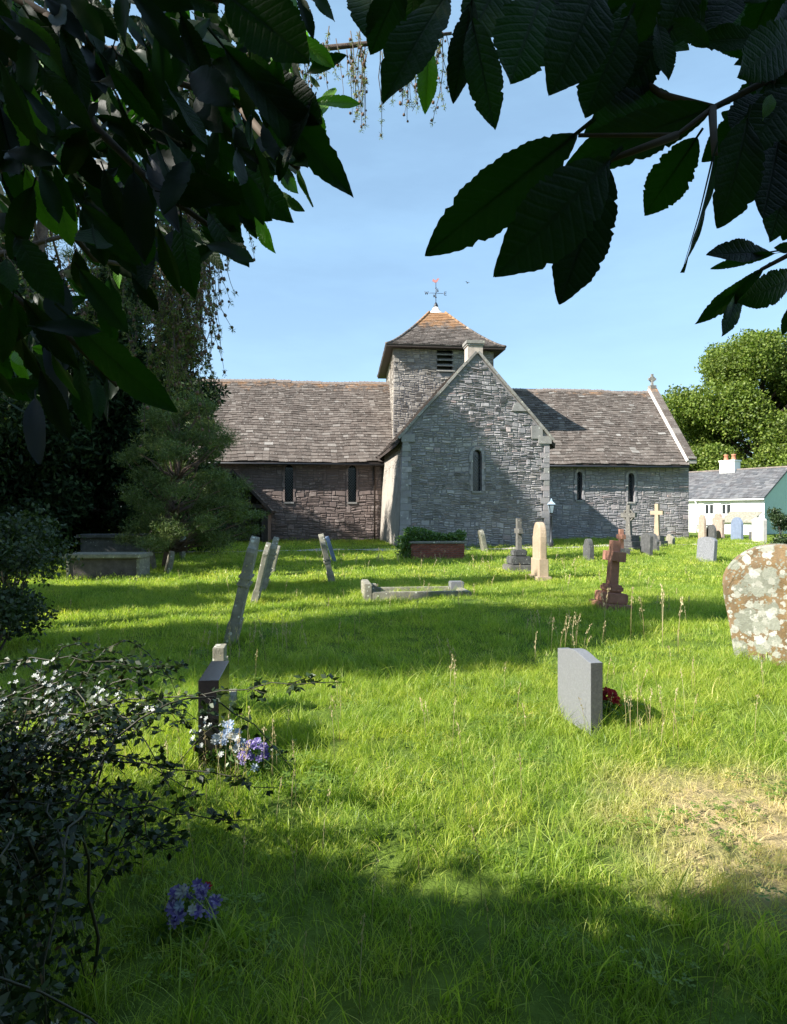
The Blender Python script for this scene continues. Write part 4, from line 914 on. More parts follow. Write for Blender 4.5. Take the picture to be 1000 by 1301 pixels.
# stones before the cottage
grave('gravestone', 896, 39, 'gothic', .62, 1.5, .14, M['pink_lichen'], 'pointed peach coloured stone, leftmost of the row before the white cottage')
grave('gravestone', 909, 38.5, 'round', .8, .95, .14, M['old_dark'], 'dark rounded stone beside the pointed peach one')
grave('gravestone', 919, 39.5, 'anse', 1.0, 1.62, .16, M['pink_lichen'], 'ornate peach mottled stone with shouldered top before the cottage windows')
grave('gravestone', 943, 38, 'round', .95, 1.35, .14, M['stone_blue'], 'blue grey round topped slate stone before the cottage')
grave('gravestone', 962, 37, 'flat', .6, .55, .16, M['old_dark'], 'small dark block stone between the blue and the white ones')
grave('gravestone', 972, 35.5, 'segment', .95, 1.3, .2, M['marble'], 'whitish marble stone, rightmost of the row before the cottage')
# big lichen stone at the right edge
bl = link('gravestone', slab(prof('taper', 1.0, 1.42), .15, .02, .012), M['lichen'], label='large brown headstone with round top covered in pale lichen spots', cat='gravestone')
bl.location = (4.06, 7.15, -.14+G(4, 7.2)); bl.rotation_euler = (R(-2), R(-7), R(57)); SKIP.append((4.05, 7.2, .32))
# table tombs
M['tomb_panel'] = stone_mat('dark_tomb_panel', [(0, (.10, .08, .075)), (.5, (.14, .115, .105)), (1, (.19, .16, .145))], 6, .6, use_rnd=False)  # darker than the slab and the end panels
M['mid_grey'] = stone_mat('sooty_grey_stone', [(0, (.12, .115, .105)), (.5, (.175, .165, .15)), (1, (.25, .235, .21))], 8, .6, [(13, .25, (.36, .35, .3))], use_rnd=False)
for o in [q for q in scn.objects if q.parent and q.parent.get('category') == 'cross' and q.data and q.data.materials[0] == M['old_grey']]: o.data.materials[0] = M['mid_grey']
tt = empty('table_tomb', (X(84, 16.4), 16.4, G(-7, 16.5)), TH-R(4), label='low grey table tomb with broad overhanging slab in the shade at left', cat='tomb')
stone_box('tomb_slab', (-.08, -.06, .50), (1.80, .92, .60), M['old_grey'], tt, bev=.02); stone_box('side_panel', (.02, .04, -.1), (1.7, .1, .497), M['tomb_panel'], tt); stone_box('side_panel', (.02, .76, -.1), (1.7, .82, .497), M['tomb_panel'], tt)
for x_ in (.0, 1.66): stone_box('end_panel', (x_-.002, .0, -.1), (x_+.07, .86, .496), M['old_grey'], tt)
for i in range(4): q = Vector(tt.location)+E_*(.2+i*.45)+N_*.43; SKIP.append((q.x, q.y, .5))
t2 = empty('table_tomb', (X(100, 20.5), 20.5, 0), TH, label='dark chest tomb in deep shade behind the low table tomb', cat='tomb')
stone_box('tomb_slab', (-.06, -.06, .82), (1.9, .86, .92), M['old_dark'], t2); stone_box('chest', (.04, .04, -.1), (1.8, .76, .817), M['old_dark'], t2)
bt = empty('brick_tomb', (X(522, 22.4), 22.4, G(.6, 22.4)), TH-R(3), label='red brick table tomb with stone slab, overgrown with ivy, before the transept', cat='tomb')
stone_box('tomb_slab', (-.07, -.07, .52), (1.86, .95, .60), M['coping'], bt, bev=.02)
stone_box('core', (.015, .015, -.1), (1.765, .865, .517), M['mortar'], bt, bev=0)
m1 = MB(); m1.box((0, 0, 0), (.215, .05, .062)); bme = None
bricks = [MB().box for _ in range(0)]
bvar = []
for i in range(6):
    m1 = MB(); m1.box((0, -.0, 0), (.212, .03, .062), i/5); me = m1.data('brick'); me.materials.append(M['brick']); bvar.append(me)
for row in range(8):
    z = -.06+row*.0725; off = 0 if row % 2 else -.11; x = off
    while x < 1.76:
        x0 = max(x, 0); x1 = min(x+.212, 1.78)
        if x1-x0 > .05:
            b_ = link('brick', random.choice(bvar), None, bt); b_.location = (x0, -.004+random.uniform(-.004, .003), z); b_.scale = ((x1-x0)/.212, 1, 1)
        x += .222
    for side in (0, 1):
        y = .0+(.0 if row % 2 else -.11)
        while y < .86:
            y0 = max(y, .035); y1 = min(y+.212, .86)
            if y1-y0 > .05:
                b_ = link('brick', random.choice(bvar), None, bt); b_.rotation_euler = (0, 0, R(-90 if side == 0 else 90))
                b_.location = (-.006, y1, z) if side == 0 else (1.786, y0, z); b_.scale = ((y1-y0)/.212, 1, 1)
            y += .222
for i in range(5): q = Vector(bt.location)+E_*(.15+i*.38)+N_*.42; SKIP.append((q.x, q.y, .48))
def leafpatch(name, pts_fn, n, L, Wd, mat, **k):
    C = np.array([pts_fn() for _ in range(n)]); me = np_mesh(name, leaves(C, L, Wd, up=1.0), 4); me.materials.append(mat)
    return link(name, me, None, **k)
def ivy_pt():
    if random.random() < .72:
        x = random.uniform(-.12, 1.85); y = random.uniform(0, .9); z = .6+random.random()**1.4*(.32+.12*math.sin(3*x+1)) 
    else: x = random.gauss(-.12, .12); y = random.uniform(-.1, .9); z = random.uniform(0, .75)
    q = E_*x+N_*y; return (bt.location.x+q.x, bt.location.y+q.y, bt.location.z+z)
leafpatch('ivy', ivy_pt, 5200, .075, .06, M['ivy'], label='bright green ivy mounded over the brick tomb', cat='ivy')
# small stones near the pine
for px, Y, k_, w_, h, ln, mt, lb in ((193, 19.2, 'round', .62, .78, -8, 'old_grey', 'leaning grey stone at the foot of the small pine'), (209, 17.9, 'round', .5, .6, 12, 'old_grey', 'short stone tilted right beside the pine trunk'),
        (229, 22.5, 'segment', .6, .75, 3, 'old_grey', 'low shaded stone right of the pine trunk'), (164, 30, 'round', .6, .7, 0, 'old_grey', 'small stone far back in the sunlit gap under the trees')):
    grave('gravestone', px, Y, k_, w_, h, .12, M[mt], lb, lean=R(ln), yaw=R(18), rough=.008)

# ------------------------------------------------------------------ grass
def tuft(seed, nb, rad, hmin, hmax, wd, segs, bend=.5):
    r_ = np.random.RandomState(seed); V = []; fs = []; rn = []; k = 0
    for i in range(nb):
        a = r_.rand()*6.28; d = rad*math.sqrt(r_.rand()); bx, by = d*math.cos(a), d*math.sin(a)
        h = hmin+(hmax-hmin)*r_.rand()**1.6; dr = r_.rand()*6.28; ux, uy = math.cos(dr), math.sin(dr); bn_ = h*bend*(.25+r_.rand()*1.1); sx, sy = -uy, ux; w_ = wd*(.6+.7*r_.rand())
        tw_ = r_.rand()*3; sx, sy = math.cos(tw_), math.sin(tw_)
        for s in range(segs+1):
            t = s/segs; px_ = bx+ux*bn_*t*t; py_ = by+uy*bn_*t*t; pz = h*(t-.18*t*t*bend*1.6); ww = w_*(1-t**1.7)*.5
            if s < segs: V += [(px_-sx*ww, py_-sy*ww, pz), (px_+sx*ww, py_+sy*ww, pz)]
            else: V.append((px_, py_, pz))
        for s in range(segs-1): fs.append((k+2*s, k+2*s+1, k+2*s+3, k+2*s+2)); rn.append(0)
        fs.append((k+2*segs-2, k+2*segs-1, k+2*segs)); rn.append(0); v_ = r_.rand()
        for j in range(segs): rn[-1-j] = v_
        k += 2*segs+1
    me = bpy.data.meshes.new('tuft'); me.from_pydata(V, [], fs); at = me.attributes.new('rnd', 'FLOAT', 'FACE'); at.data.foreach_set('value', rn)
    me.polygons.foreach_set('use_smooth', [True]*len(fs)); me.materials.append(M['grass']); return me
def scatter(name, pts, variants, smin, smax, base_mat, tilt=.15, **k):
    """instances the tuft variants on points"""
    pts = np.array(pts); n = len(pts); me = bpy.data.meshes.new(name); me.vertices.add(n); me.vertices.foreach_set('co', pts.reshape(-1).astype(np.float32))
    at = me.attributes.new('rot', 'FLOAT_VECTOR', 'POINT'); rt = np.stack([rng.normal(size=n)*tilt, rng.normal(size=n)*tilt, rng.rand(n)*6.28], 1); at.data.foreach_set('vector', rt.reshape(-1).astype(np.float32))
    at = me.attributes.new('sc', 'FLOAT', 'POINT'); at.data.foreach_set('value', (smin+(smax-smin)*rng.rand(n)).astype(np.float32)); me.update()
    o = link(name, me, base_mat, kind='stuff', **k); ng = bpy.data.node_groups.new(name, 'GeometryNodeTree')
    ng.interface.new_socket('Geometry', in_out='INPUT', socket_type='NodeSocketGeometry'); ng.interface.new_socket('Geometry', in_out='OUTPUT', socket_type='NodeSocketGeometry')
    gi = ng.nodes.new('NodeGroupInput'); go = ng.nodes.new('NodeGroupOutput'); ip = ng.nodes.new('GeometryNodeInstanceOnPoints'); gg = ng.nodes.new('GeometryNodeGeometryToInstance')
    for vme in variants[::-1]:
        vo_ = bpy.data.objects.new('grass_tuft', vme); oi = ng.nodes.new('GeometryNodeObjectInfo'); oi.inputs['Object'].default_value = vo_
        ng.links.new(oi.outputs['Geometry'], gg.inputs[0])
    ip.inputs['Pick Instance'].default_value = True
    na = ng.nodes.new('GeometryNodeInputNamedAttribute'); na.data_type = 'FLOAT_VECTOR'; na.inputs[0].default_value = 'rot'
    ns = ng.nodes.new('GeometryNodeInputNamedAttribute'); ns.data_type = 'FLOAT'; ns.inputs[0].default_value = 'sc'
    ng.links.new(gi.outputs[0], ip.inputs['Points']); ng.links.new(gg.outputs[0], ip.inputs['Instance'])
    ng.links.new(na.outputs[0], ip.inputs['Rotation']); ng.links.new(ns.outputs[0], ip.inputs['Scale']); ng.links.new(ip.outputs[0], go.inputs[0])
    md = o.modifiers.new('scatter', 'NODES'); md.node_group = ng; return o
PA = np.array([(p.x, p.y) for p in PP]); SK = np.array(SKIP)
def ok(P_):
    """keeps grass off the path, the tombs and the church"""
    d = np.min(np.linalg.norm(P_[:, None, :]-PA[None], axis=2), axis=1); k = d > .52+.08*rng.rand(len(P_))
    ds = np.linalg.norm(P_[:, None, :]-SK[None, :, :2], axis=2)-SK[None, :, 2]*.8; k &= ds.min(1) > 0
    rx, ry = P_[:, 0]-OX, P_[:, 1]-OY; u = rx*E_.x+ry*E_.y; v = rx*N_.x+ry*N_.y
    k &= ~((u > -.3) & (u < TW+.1) & (v > -.12) & (v < 9)) & ~((v > NV-.12) & (v < 17) & (u > NW-.3) & (u < CE+.1))
    k &= ~((u > pu-pw-.1) & (u < pu+pw+.1) & (v > pv-.2) & (v < 9)) 
    return k
def field(y0, y1, dens, extra=.6):
    ar = (y1-y0)*(.577*(y0+y1)+2*extra); n = int(dens*ar); y = np.sqrt(rng.rand(n)*(y1**2-y0**2)+y0**2); x = (rng.rand(n)*2-1)*(.577*y+extra)
    P_ = np.stack([x, y], 1); P_ = P_[ok(P_)]; return np.column_stack([P_, gh(P_[:, 0], P_[:, 1])-.008])
def clump(P_, lo):
    """patchy growth: longer in places"""
    f = np.sin(P_[:, 0]*2.1+np.sin(P_[:, 1]*1.7)*1.3)*np.sin(P_[:, 1]*2.6+P_[:, 0]*.8); return f > lo
near = [tuft(i, 60, .10, .035, .13, .0040, 4, .75) for i in range(5)]
near_long = [tuft(20+i, 20, .055, .14, .32, .0052, 5, .85) for i in range(4)]
mid = [tuft(30+i, 95, .22, .03, .115, .0068, 3, .7) for i in range(4)]
far = [tuft(40+i, 100, .45, .03, .10, .016, 2, .6) for i in range(4)]
short = [tuft(50+i, 60, .10, .015, .055, .0042, 3, 1.2) for i in range(3)]
def drym(P_): return 1-((P_[:, 0]-1.95)*.95)**2-((P_[:, 1]-3.4)*.92)**2
A_ = field(1.2, 7.2, 105); dr = drym(A_)+rng.normal(size=len(A_))*.35
scatter('lawn_grass', A_[dr < .35], near, .7, 1.35, M['grass'])
scatter('dry_grass', np.concatenate([A_[dr >= .35], field(2.0, 5.0, 60)[:0]]), short+near[:1], .8, 1.3, M['grass'], .25)
B_ = field(1.2, 7.5, 30); B_ = B_[clump(B_, .1) & (drym(B_)+rng.normal(size=len(B_))*.2 < .1)]
scatter('long_grass', B_, near_long, .6, 1.2, M['grass'], .25)
scatter('lawn_grass', field(7.0, 15.5, 38), mid, .7, 1.3, M['grass'])
scatter('lawn_grass', field(15, 27, 11, 1), far, .75, 1.25, M['grass'])
scatter('lawn_grass', field(27, 46, 6, 1), far, .9, 1.5, M['grass'])
# taller grass round the stones
ring = []
for (x, y, r_) in SKIP:
    if y < 26:
        for i in range(int(14+r_*22)): a = random.random()*6.28; d = r_*.8+random.random()*.14; ring.append((x+d*math.cos(a), y+d*math.sin(a), G(x, y)-.01))
scatter('long_grass', ring, near_long, .6, 1.15, M['grass'], .2)
# clover and small weeds in the near grass
def weed(seed, n, rad, sz):
    r_ = np.random.RandomState(seed); a = r_.rand(n)*6.28; d = rad*np.sqrt(r_.rand(n)); C_ = np.stack([d*np.cos(a), d*np.sin(a), .02+.05*r_.rand(n)], 1)
    V = []
    for c in C_:
        t0 = r_.rand()*6.28
        for k in range(3):
            t = t0+k*2.094; u = np.array([math.cos(t), math.sin(t), .12*r_.normal()]); p = np.array([-u[1], u[0], .0]); V.append([c, c+u*sz*.6+p*sz*.42, c+u*sz, c+u*sz*.6-p*sz*.42])
    me = np_mesh('weed', np.array(V), 4); me.materials.append(M['clover']); return me
M['clover'] = leaf_mat('clover_leaf', [(0, (.08, .14, .015)), (.6, (.13, .21, .03)), (1, (.2, .28, .05))], .35, .5, .3)
cl_ = field(1.4, 7.5, 9); cl_ = cl_[clump(cl_*1.7, .05)]
scatter('clover', cl_, [weed(90+i, 26, .11, .016) for i in range(3)], .7, 1.5, M['clover'], .1)
# seed heads on thin stems
sb = MB()
def stem(x, y, h, big=1):
    z = G(x, y); lx_, ly_ = random.gauss(0, .12)*h, random.gauss(0, .12)*h; P_ = [(x+lx_*t*t, y+ly_*t*t, z+h*t) for t in (0, .5, .8, 1)]
    sb.tube(P_, [.0016*big, .0014*big, .001*big, .0007*big], 3)
    tip = Vector(P_[-1]); d = (tip-Vector(P_[-2])).normalized()
    for q in range(int(16*min(big, 1.4))):
        c = tip-d*random.random()*.1*big+Vector((random.gauss(0, .005), random.gauss(0, .005), 0))*big; s = rdir(1)[0]*.004*big; e = d*.013*big
        sb.quad([c, c+Vector(s), c+e, c-Vector(s)])
for (cx_, cy_, n, sp, h0, h1, bg) in ((1.72, 4.75, 13, .17, .2, .4, 1), (2.0, 7.9, 16, .22, .3, .45, 1.5), (1.95, 5.3, 16, .6, .2, .4, 1), (3.1, 8.1, 5, .25, .5, .9, 2.2), (2.6, 8.5, 2, .1, .5, .7, 2), (-.85, 3.9, 22, .18, .25, .42, 1), (3.3, 6.2, 14, .7, .2, .38, 1.1),
        (-1.5, 7.6, 24, .35, .2, .45, 1.4), (0, 9, 40, 3.0, .15, .36, 1.2), (1, 13, 40, 4, .15, .38, 1.5), (-1, 4.2, 26, .9, .2, .38, 1), (-.3, 2.7, 10, .5, .2, .35, .8), (1.0, 2.1, 12, .5, .2, .33, .7), (1.3, 16, 40, 5, .2, .36, 1.8), (.6, 21.6, 60, 2.4, .2, .35, 2.6)):
    for i in range(n): stem(random.gauss(cx_, sp), random.gauss(cy_, sp), random.uniform(h0, h1), bg)
sb.build('grass_seed_heads', M['seed'], kind='stuff')

# ------------------------------------------------------------------ flowers
def bouquet(x, y, z0, n, r_, mats, label, cat='flowers', tall=.16):
    root = empty('flower_bunch', (x, y, G(x, y)), 0, label=label, cat=cat)
    lf = []; 
    for i in range(160): lf.append((random.gauss(0, r_*.6), random.gauss(0, r_*.6), random.uniform(.02, z0)))
    me = np_mesh('foliage', leaves(np.array(lf), .05, .022, up=.3), 4); link('foliage', me, M['ivy'], root)
    for i in range(n):
        a = random.random()*6.28; d = r_*math.sqrt(random.random()); cx_, cy_ = d*math.cos(a), d*math.sin(a); cz_ = z0+(1-(d/r_)**2)*tall*.6+random.uniform(-.03, .04)
        s = random.uniform(.018, .031); nv = Vector((cx_*3+random.gauss(0, .3), cy_*3-.9, 1.1)).normalized(); q = nv.to_track_quat('Z', 'Y'); m1 = MB(); np_ = 7
        for ly in range(2):
            for k in range(np_):
                t = 2*math.pi*(k+ly*.5)/np_; w_ = .42; rr = s*(1-.3*ly); hz = .25*s+.3*s*ly
                P_ = [(0, 0, 0), (rr*.6*math.cos(t-w_), rr*.6*math.sin(t-w_), hz*.5), (rr*math.cos(t-.16), rr*math.sin(t-.16), hz), (rr*math.cos(t+.16), rr*math.sin(t+.16), hz), (rr*.6*math.cos(t+w_), rr*.6*math.sin(t+w_), hz*.5)]
                m1.quad([Vector((cx_, cy_, cz_))+q@Vector(p) for p in P_])
        m1.build('flower', random.choice(mats), root)
    return root
bouquet(X(291, 4.2), 4.2, .15, 38, .095, [M['petal_w'], M['petal_b'], M['petal_b']], 'bunch of pale blue and white flowers beside the black headstone')
bouquet(X(324, 4.15), 4.12, .09, 26, .085, [M['petal_p'], M['petal_p'], M['petal_p'], M['petal_b']], 'bunch of lilac flowers right of the pale blue bunch')
bouquet(X(237, 2.62), 2.66, .07, 26, .10, [M['petal_p']]*5+[M['petal_b']]*2+[M['petal_w'], M['petal_r']], 'bunch of purple, white and red flowers lying in the dark near grass')
bouquet(X(776, 5.2), 5.25, .14, 30, .08, [M['petal_r']], 'dark red flowers tucked behind the pale grey granite headstone', tall=.1)

# ------------------------------------------------------------------ trees
def limb(mb, p0, p1, r0, r1, n=6, wig=.08, sides=7):
    p0 = Vector(p0); p1 = Vector(p1); L = (p1-p0).length; pts = []; rr = []
    for i in range(n+1):
        t = i/n; q = p0.lerp(p1, t)
        if 0 < i < n: q += Vector((random.gauss(0, wig), random.gauss(0, wig), random.gauss(0, wig*.5)))*L*.35
        pts.append(q); rr.append(r0+(r1-r0)*t)
    mb.tube(pts, rr, sides, .5); return pts
def crown_pts(blobs, per, shell=.35):
    out = []
    for (x, y, z, rx, ry, rz, wgt) in blobs:
        n = int(per*wgt); d = rdir(n); r_ = 1-shell*rng.rand(n, 1)**1.2; r_ *= 1+.16*np.sin(d[:, :1]*7+x*3)*np.sin(d[:, 1:2]*6+y)+.1*np.sin(d[:, 2:]*9+z*5)
        out.append(np.array([x, y, z])+d*r_*np.array([rx, ry, rz]))
    return np.concatenate(out)
def tree(name, label, base, h, trunk_r, blobs, per, L, Wd, mat, bark, group=None, cat='tree', limbs=True, up=.5, droop=0, shell=.35, D=None):
    root = empty(name, base, 0, label=label, cat=cat, group=group); mb = MB(); B = Vector(base)
    top = (0, 0, h*.8); limb(mb, (0, 0, -.3), top, trunk_r, trunk_r*.25, 8, .03, 10)
    if limbs:
        for (x, y, z, rx, ry, rz, wgt) in blobs[::max(1, len(blobs)//26)]:
            z0 = min(z-.2, max(h*.12, z-math.hypot(x, y)*.8)); limb(mb, (0, 0, max(.3, z0)), (x, y, z), trunk_r*.32, trunk_r*.06, 5, .07, 5)
    mb.build('trunk', bark, root)
    C = crown_pts(blobs, per, shell); me = np_mesh('crown', leaves(C, L, Wd, up=up, droop=droop, D=D), 4); me.materials.append(mat)
    link('crown', me, None, root); return root
def blobset(n, rx, ry, z0, z1, s, fn=None, seed=1):
    r_ = random.Random(seed); out = []
    for i in range(n):
        z = z0+(z1-z0)*((i+.5)/n); f = fn((z-z0)/(z1-z0)) if fn else 1; a = r_.random()*6.28+i*2.4; d = math.sqrt(r_.uniform(.15, 1))*f
        k = s*r_.uniform(.7, 1.3)*(.55+.45*f); out.append((d*rx*math.cos(a), d*ry*math.sin(a), z+r_.uniform(-.3, .3), k, k, k*.75, k*k/(s*s)))
    return out
dome = lambda t: math.sqrt(max(.05, 1-(2*t-.75)**2/1.6))
cone = lambda t: max(.1, (1-t)**.75)
# lime tree at right behind the cottage
lb = blobset(130, 11.3, 9, 3.4, 22.7, 2.75, lambda t: math.sqrt(max(.03, 1-((t-.38)/.66)**2)), 5)
tree('broadleaf_tree', 'huge round crowned green tree rising behind the white cottage', (X(968, 84), 84, -.3), 23, .7, lb, 1700, .34, .22, M['lime'], M['bark'], shell=.45)
tree('broadleaf_tree', 'lower bushy green tree between the chancel end and the cottage roof', (X(889, 80), 80, -.3), 9, .3, blobset(34, 5, 3, 1.5, 9, 1.9, dome, 6), 900, .34, .24, M['lime'], M['bark'], shell=.45)
tree('broadleaf_tree', 'leafy green tree at the right edge behind the cottage gable', (X(1015, 76), 76, -.3), 10, .3, blobset(36, 5, 4, 1.5, 8.5, 1.9, dome, 8), 900, .34, .24, M['lime'], M['bark'], shell=.45)
# bush in front of the gable and the one at the edge
def bush(x, y, rx, ry, h, n, L, Wd, mat, label, seed=1, name='bush', cat='bush'):
    root = empty(name, (x, y, G(x, y)), 0, label=label, cat=cat); mb = MB(); bl_ = blobset(9, rx*.6, ry*.6, h*.25, h*.8, min(rx, h)*.45, dome, seed)
    for b_ in bl_: limb(mb, (0, 0, -.05), b_[:3], .02, .006, 4, .1, 4)
    mb.build('stems', M['twig'], root); C = crown_pts(bl_, n/9, .6); me = np_mesh('foliage', leaves(C, L, Wd, up=.6), 4); me.materials.append(mat); link('foliage', me, None, root); return root
bush(32.4, 57.2, 1.4, 1.1, 2.3, 2600, .16, .1, M['shrub'], 'dark leafy bush against the shaded cottage gable', 3)
bush(X(998, 19.5), 19.5, .6, .6, 1.0, 2600, .08, .05, M['shrub'], 'green bush behind the large lichened headstone at the right edge', 4)
# tall dark yew, and others at left
def yew_blobs(rx, z0, z1, n, s, seed): return blobset(n, rx, rx, z0, z1, s, lambda t: (1-t)**.6*.95+.06, seed)
tree('yew_tree', 'tall dark conical yew against the nave wall, left of the porch', (-10.2, 26.6, 0), 12.4, .45, yew_blobs(3.3, .9, 12.3, 75, 1.15, 2), 1150, .24, .085, M['yew'], M['bark'], up=.2, shell=.7)
tree('yew_tree', 'broad dark yew mass at the left edge behind the table tomb', (-14.3, 21.5, 0), 9.5, .5, blobset(70, 4.4, 3.6, .8, 9.2, 1.3, dome, 3), 1000, .24, .09, M['yew'], M['bark'], up=.2, shell=.7)
tree('yew_tree', 'dark spreading yew whose tips reach over the nave roof', (-8.0, 25.3, 0), 8.2, .35, yew_blobs(2.1, 1.0, 8.4, 46, .85, 7), 1000, .22, .07, M['yew'], M['bark'], up=.2, shell=.8)
tree('yew_tree', 'dark yew filling the gap between the broad yew and the conical one', (-12.4, 24.6, 0), 8.8, .4, blobset(60, 2.8, 2.6, .5, 8.6, 1.15, dome, 13), 1000, .24, .09, M['yew'], M['bark'], up=.2, shell=.7)
tree('yew_tree', 'tall dark yew farthest back at the left, behind the others', (-17.6, 28.5, 0), 14, .5, blobset(90, 4.8, 4, .6, 13.6, 1.6, dome, 14), 900, .3, .11, M['yew'], M['bark'], up=.2, shell=.7)
# small pine: flat layered tufts of needles on visible limbs
pt = empty('pine_tree', (X(210, 19.2), 19.2, 0), 0, label='small pine with layered blue green needle clumps before the porch', cat='tree')
mb = MB(); stem_ = limb(mb, (0, 0, -.1), (.35, .1, 4.1), .13, .04, 8, .05, 9); bl_ = []
rr = random.Random(5)
for i in range(92):
    z = rr.uniform(.7, 4.7); t = (z-.8)/3.8; a = rr.random()*6.28; d = rr.uniform(.3, 1)*(2.05*math.sqrt(max(.05, 1-((t-.28)/.78)**2)))
    x, y = .62+d*math.cos(a), d*.9*math.sin(a); s0 = stem_[min(8, max(1, int(t*8)))]
    limb(mb, (s0.x, s0.y, s0.z), (x, y, z), .035, .01, 4, .12, 5); k = rr.uniform(.26, .52); bl_.append((x, y, z, k, k*rr.uniform(.7, 1), k*rr.uniform(.4, .8), k*k*4.4))
mb.build('trunk', M['bark_pine'], pt)
C = crown_pts(bl_, 900, .8); me = np_mesh('crown', leaves(C, .12, .015, up=.2, D=np.array([0, 0, .35])), 4); me.materials.append(M['pine']); link('crown', me, None, pt)
# tall old pine at the far left with bare limbs against the sky
op = empty('pine_tree', (-13.2, 24.5, 0), 0, label='tall old pine at far left with bare reddish trunk and open limbs', cat='tree'); mb = MB()
stem_ = limb(mb, (0, 0, -.2), (.7, 0, 15.5), .42, .14, 10, .03, 10); bl_ = []
for i in range(60):
    z = rr.uniform(8.0, 17); a = rr.random()*6.28; d = rr.uniform(1.2, 4.6); x, y = .5+d*math.cos(a), d*math.sin(a); s0 = stem_[min(10, int(z/15.5*9))]
    limb(mb, (s0.x, s0.y, s0.z), (x, y, z), .07, .015, 5, .12, 5)
    for q in range(4): limb(mb, (x, y, z), (x+rr.gauss(0, .6), y+rr.gauss(0, .6), z+rr.gauss(0, .45)), .015, .005, 3, .15, 4)
    k = rr.uniform(.5, .95); bl_.append((x, y, z, k, k, k*.5, k*k*1.6))
mb.build('trunk', M['bark_pine'], op)
C = crown_pts(bl_, 420, .9); me = np_mesh('crown', leaves(C, .2, .024, D=np.array([0, 0, .6])), 4); me.materials.append(M['pine']); link('crown', me, None, op)
# trees left of the frame whose shade crosses the grass
def shade_tree(x, y, h, rx, z0, n, s, lab, seed, mat='yew', per=1300, gaps=.5):
    tree('pine_tree', lab, (x, y, 0), h, .3, blobset(n, rx, rx, z0, h, s, cone, seed), per, .34, .13, M[mat], M['bark'], shell=.8, up=.3)
shade_tree(-9.2, 5.6, 8.6, 1.7, 1.8, 22, .95, 'narrow conifer outside the left edge of the picture, nearest of its row', 21)
shade_tree(-12.5, 8.8, 12.5, 2.0, 2.2, 26, 1.1, 'tall conifer outside the left edge, middle of its row', 22)
shade_tree(-9.9, 3.5, 13.0, 1.6, 3.0, 30, 1.05, 'slender tall conifer outside the left edge, level with the viewer', 25)
shade_tree(-18.0, 12.5, 22.0, 2.6, 2.0, 34, 1.3, 'tall conifer outside the left edge, third of its row', 23)
shade_tree(-18.6, 20.3, 22.5, 5.0, 2.0, 90, 1.7, 'largest conifer outside the left edge, shading the church wall', 24)

for i, (x, y, h, lab) in enumerate(((6.8, -.8, 7, 'unseen evergreen added right of the viewer to block sky light'), (5.2, -4.2, 8, 'unseen evergreen added behind the viewer on the right to block sky light'), (1.6, -6.4, 8, 'unseen evergreen added straight behind the viewer to block sky light'), (-2.6, -7.4, 8, 'unseen evergreen added behind the viewer on the left to block sky light'))):  # unseen trees added to cut the sky light reaching the near shade
    tree('evergreen_tree', lab, (x, y, 0), h, .2, blobset(30, 2.2, 2.0, .7, h, 1.15, dome, 40+i), 380, .26, .12, M['yew'], M['bark'], shell=.7)
# larch with long hanging twigs
la = empty('larch_tree', (-7.4, 8.4, 0), 0, label='larch with long drooping twigs full of small cones hanging from the top', cat='tree')
mb = MB(); limb(mb, (0, 0, -.2), (.3, 0, 10.5), .26, .1, 8, .03, 9)
arm = limb(mb, (.1, 0, 5.2), (5.3, -.35, 6.2), .085, .02, 8, .035, 7); arm2 = limb(mb, (.2, 0, 7.0), (8.1, -.2, 7.35), .10, .018, 10, .03, 7); arm3 = limb(mb, (.1, .1, 4.4), (4.6, -.5, 5.0), .06, .015, 7, .05, 6)
mb.build('trunk', M['bark'], la)
tw_ = MB(); cn_ = MB(); NP = []
def hang(p, L, cones=.6, green=.5, sway=.05):
    p = Vector(p); n = max(4, int(L/.14)); pts = [p.copy()]; d = Vector((random.gauss(0, sway), random.gauss(0, sway), -1))
    for i in range(n):
        d = (d+Vector((random.gauss(0, .16), random.gauss(0, .16), -.22))).normalized(); p = p+d*(L/n); pts.append(p.copy())
        if random.random() < cones:
            c = p+Vector((random.gauss(0, .014), random.gauss(0, .014), 0)); s = random.uniform(.013, .021); dd = rdir(1)[0]*.5+np.array([0, 0, 1]); q = Vector(dd).normalized().to_track_quat('Z', 'Y')
            pr_ = [(.25, 0), (1, .6), (1.05, 1.2), (.6, 2.1), (.1, 2.5)]; vs = [c+q@Vector((r_*s*math.cos(k*1.2566), r_*s*math.sin(k*1.2566), z*s)) for r_, z in pr_ for k in range(5)]
            cn_.mesh(vs, [(i_*5+k, i_*5+(k+1) % 5, (i_+1)*5+(k+1) % 5, (i_+1)*5+k) for i_ in range(4) for k in range(5)], None, True)
        if random.random() < green+.15:
            for k in range(18): NP.append((p+Vector((random.gauss(0, .008), random.gauss(0, .008), random.gauss(0, .02)))))
    tw_.tube(pts, [.007*(1-.6*i/n) for i in range(n+1)], 4)
LO = Vector(la.location)
for i in range(190):                        # the long curtain
    p = arm[7].lerp(arm[8], random.random()*.75)+Vector((random.gauss(0, .07), random.gauss(0, .2), random.uniform(-1.6, 0))); hang(p, random.uniform(.5, 1.8), .9, .45, .10)
for i in range(34):
    p = Vector((4.95+random.gauss(0, .13), -.4+random.gauss(0, .2), 5.4-random.random()*1.6)); hang(p, random.uniform(.5, 1.7), .7, .6, .15)
for i in range(34):
    p = Vector((4.75+random.gauss(0, .18), -.4+random.gauss(0, .2), 4.2-random.random()*.7)); hang(p, random.uniform(.35, .8), .3, 1.0, .35)
for i in range(90):
    p = arm2[7].lerp(arm2[10], random.random()**.8); hang(p+Vector((random.gauss(0, .06), random.gauss(0, .15), .03)), random.uniform(.25, 1.1), .45, .4, .12)
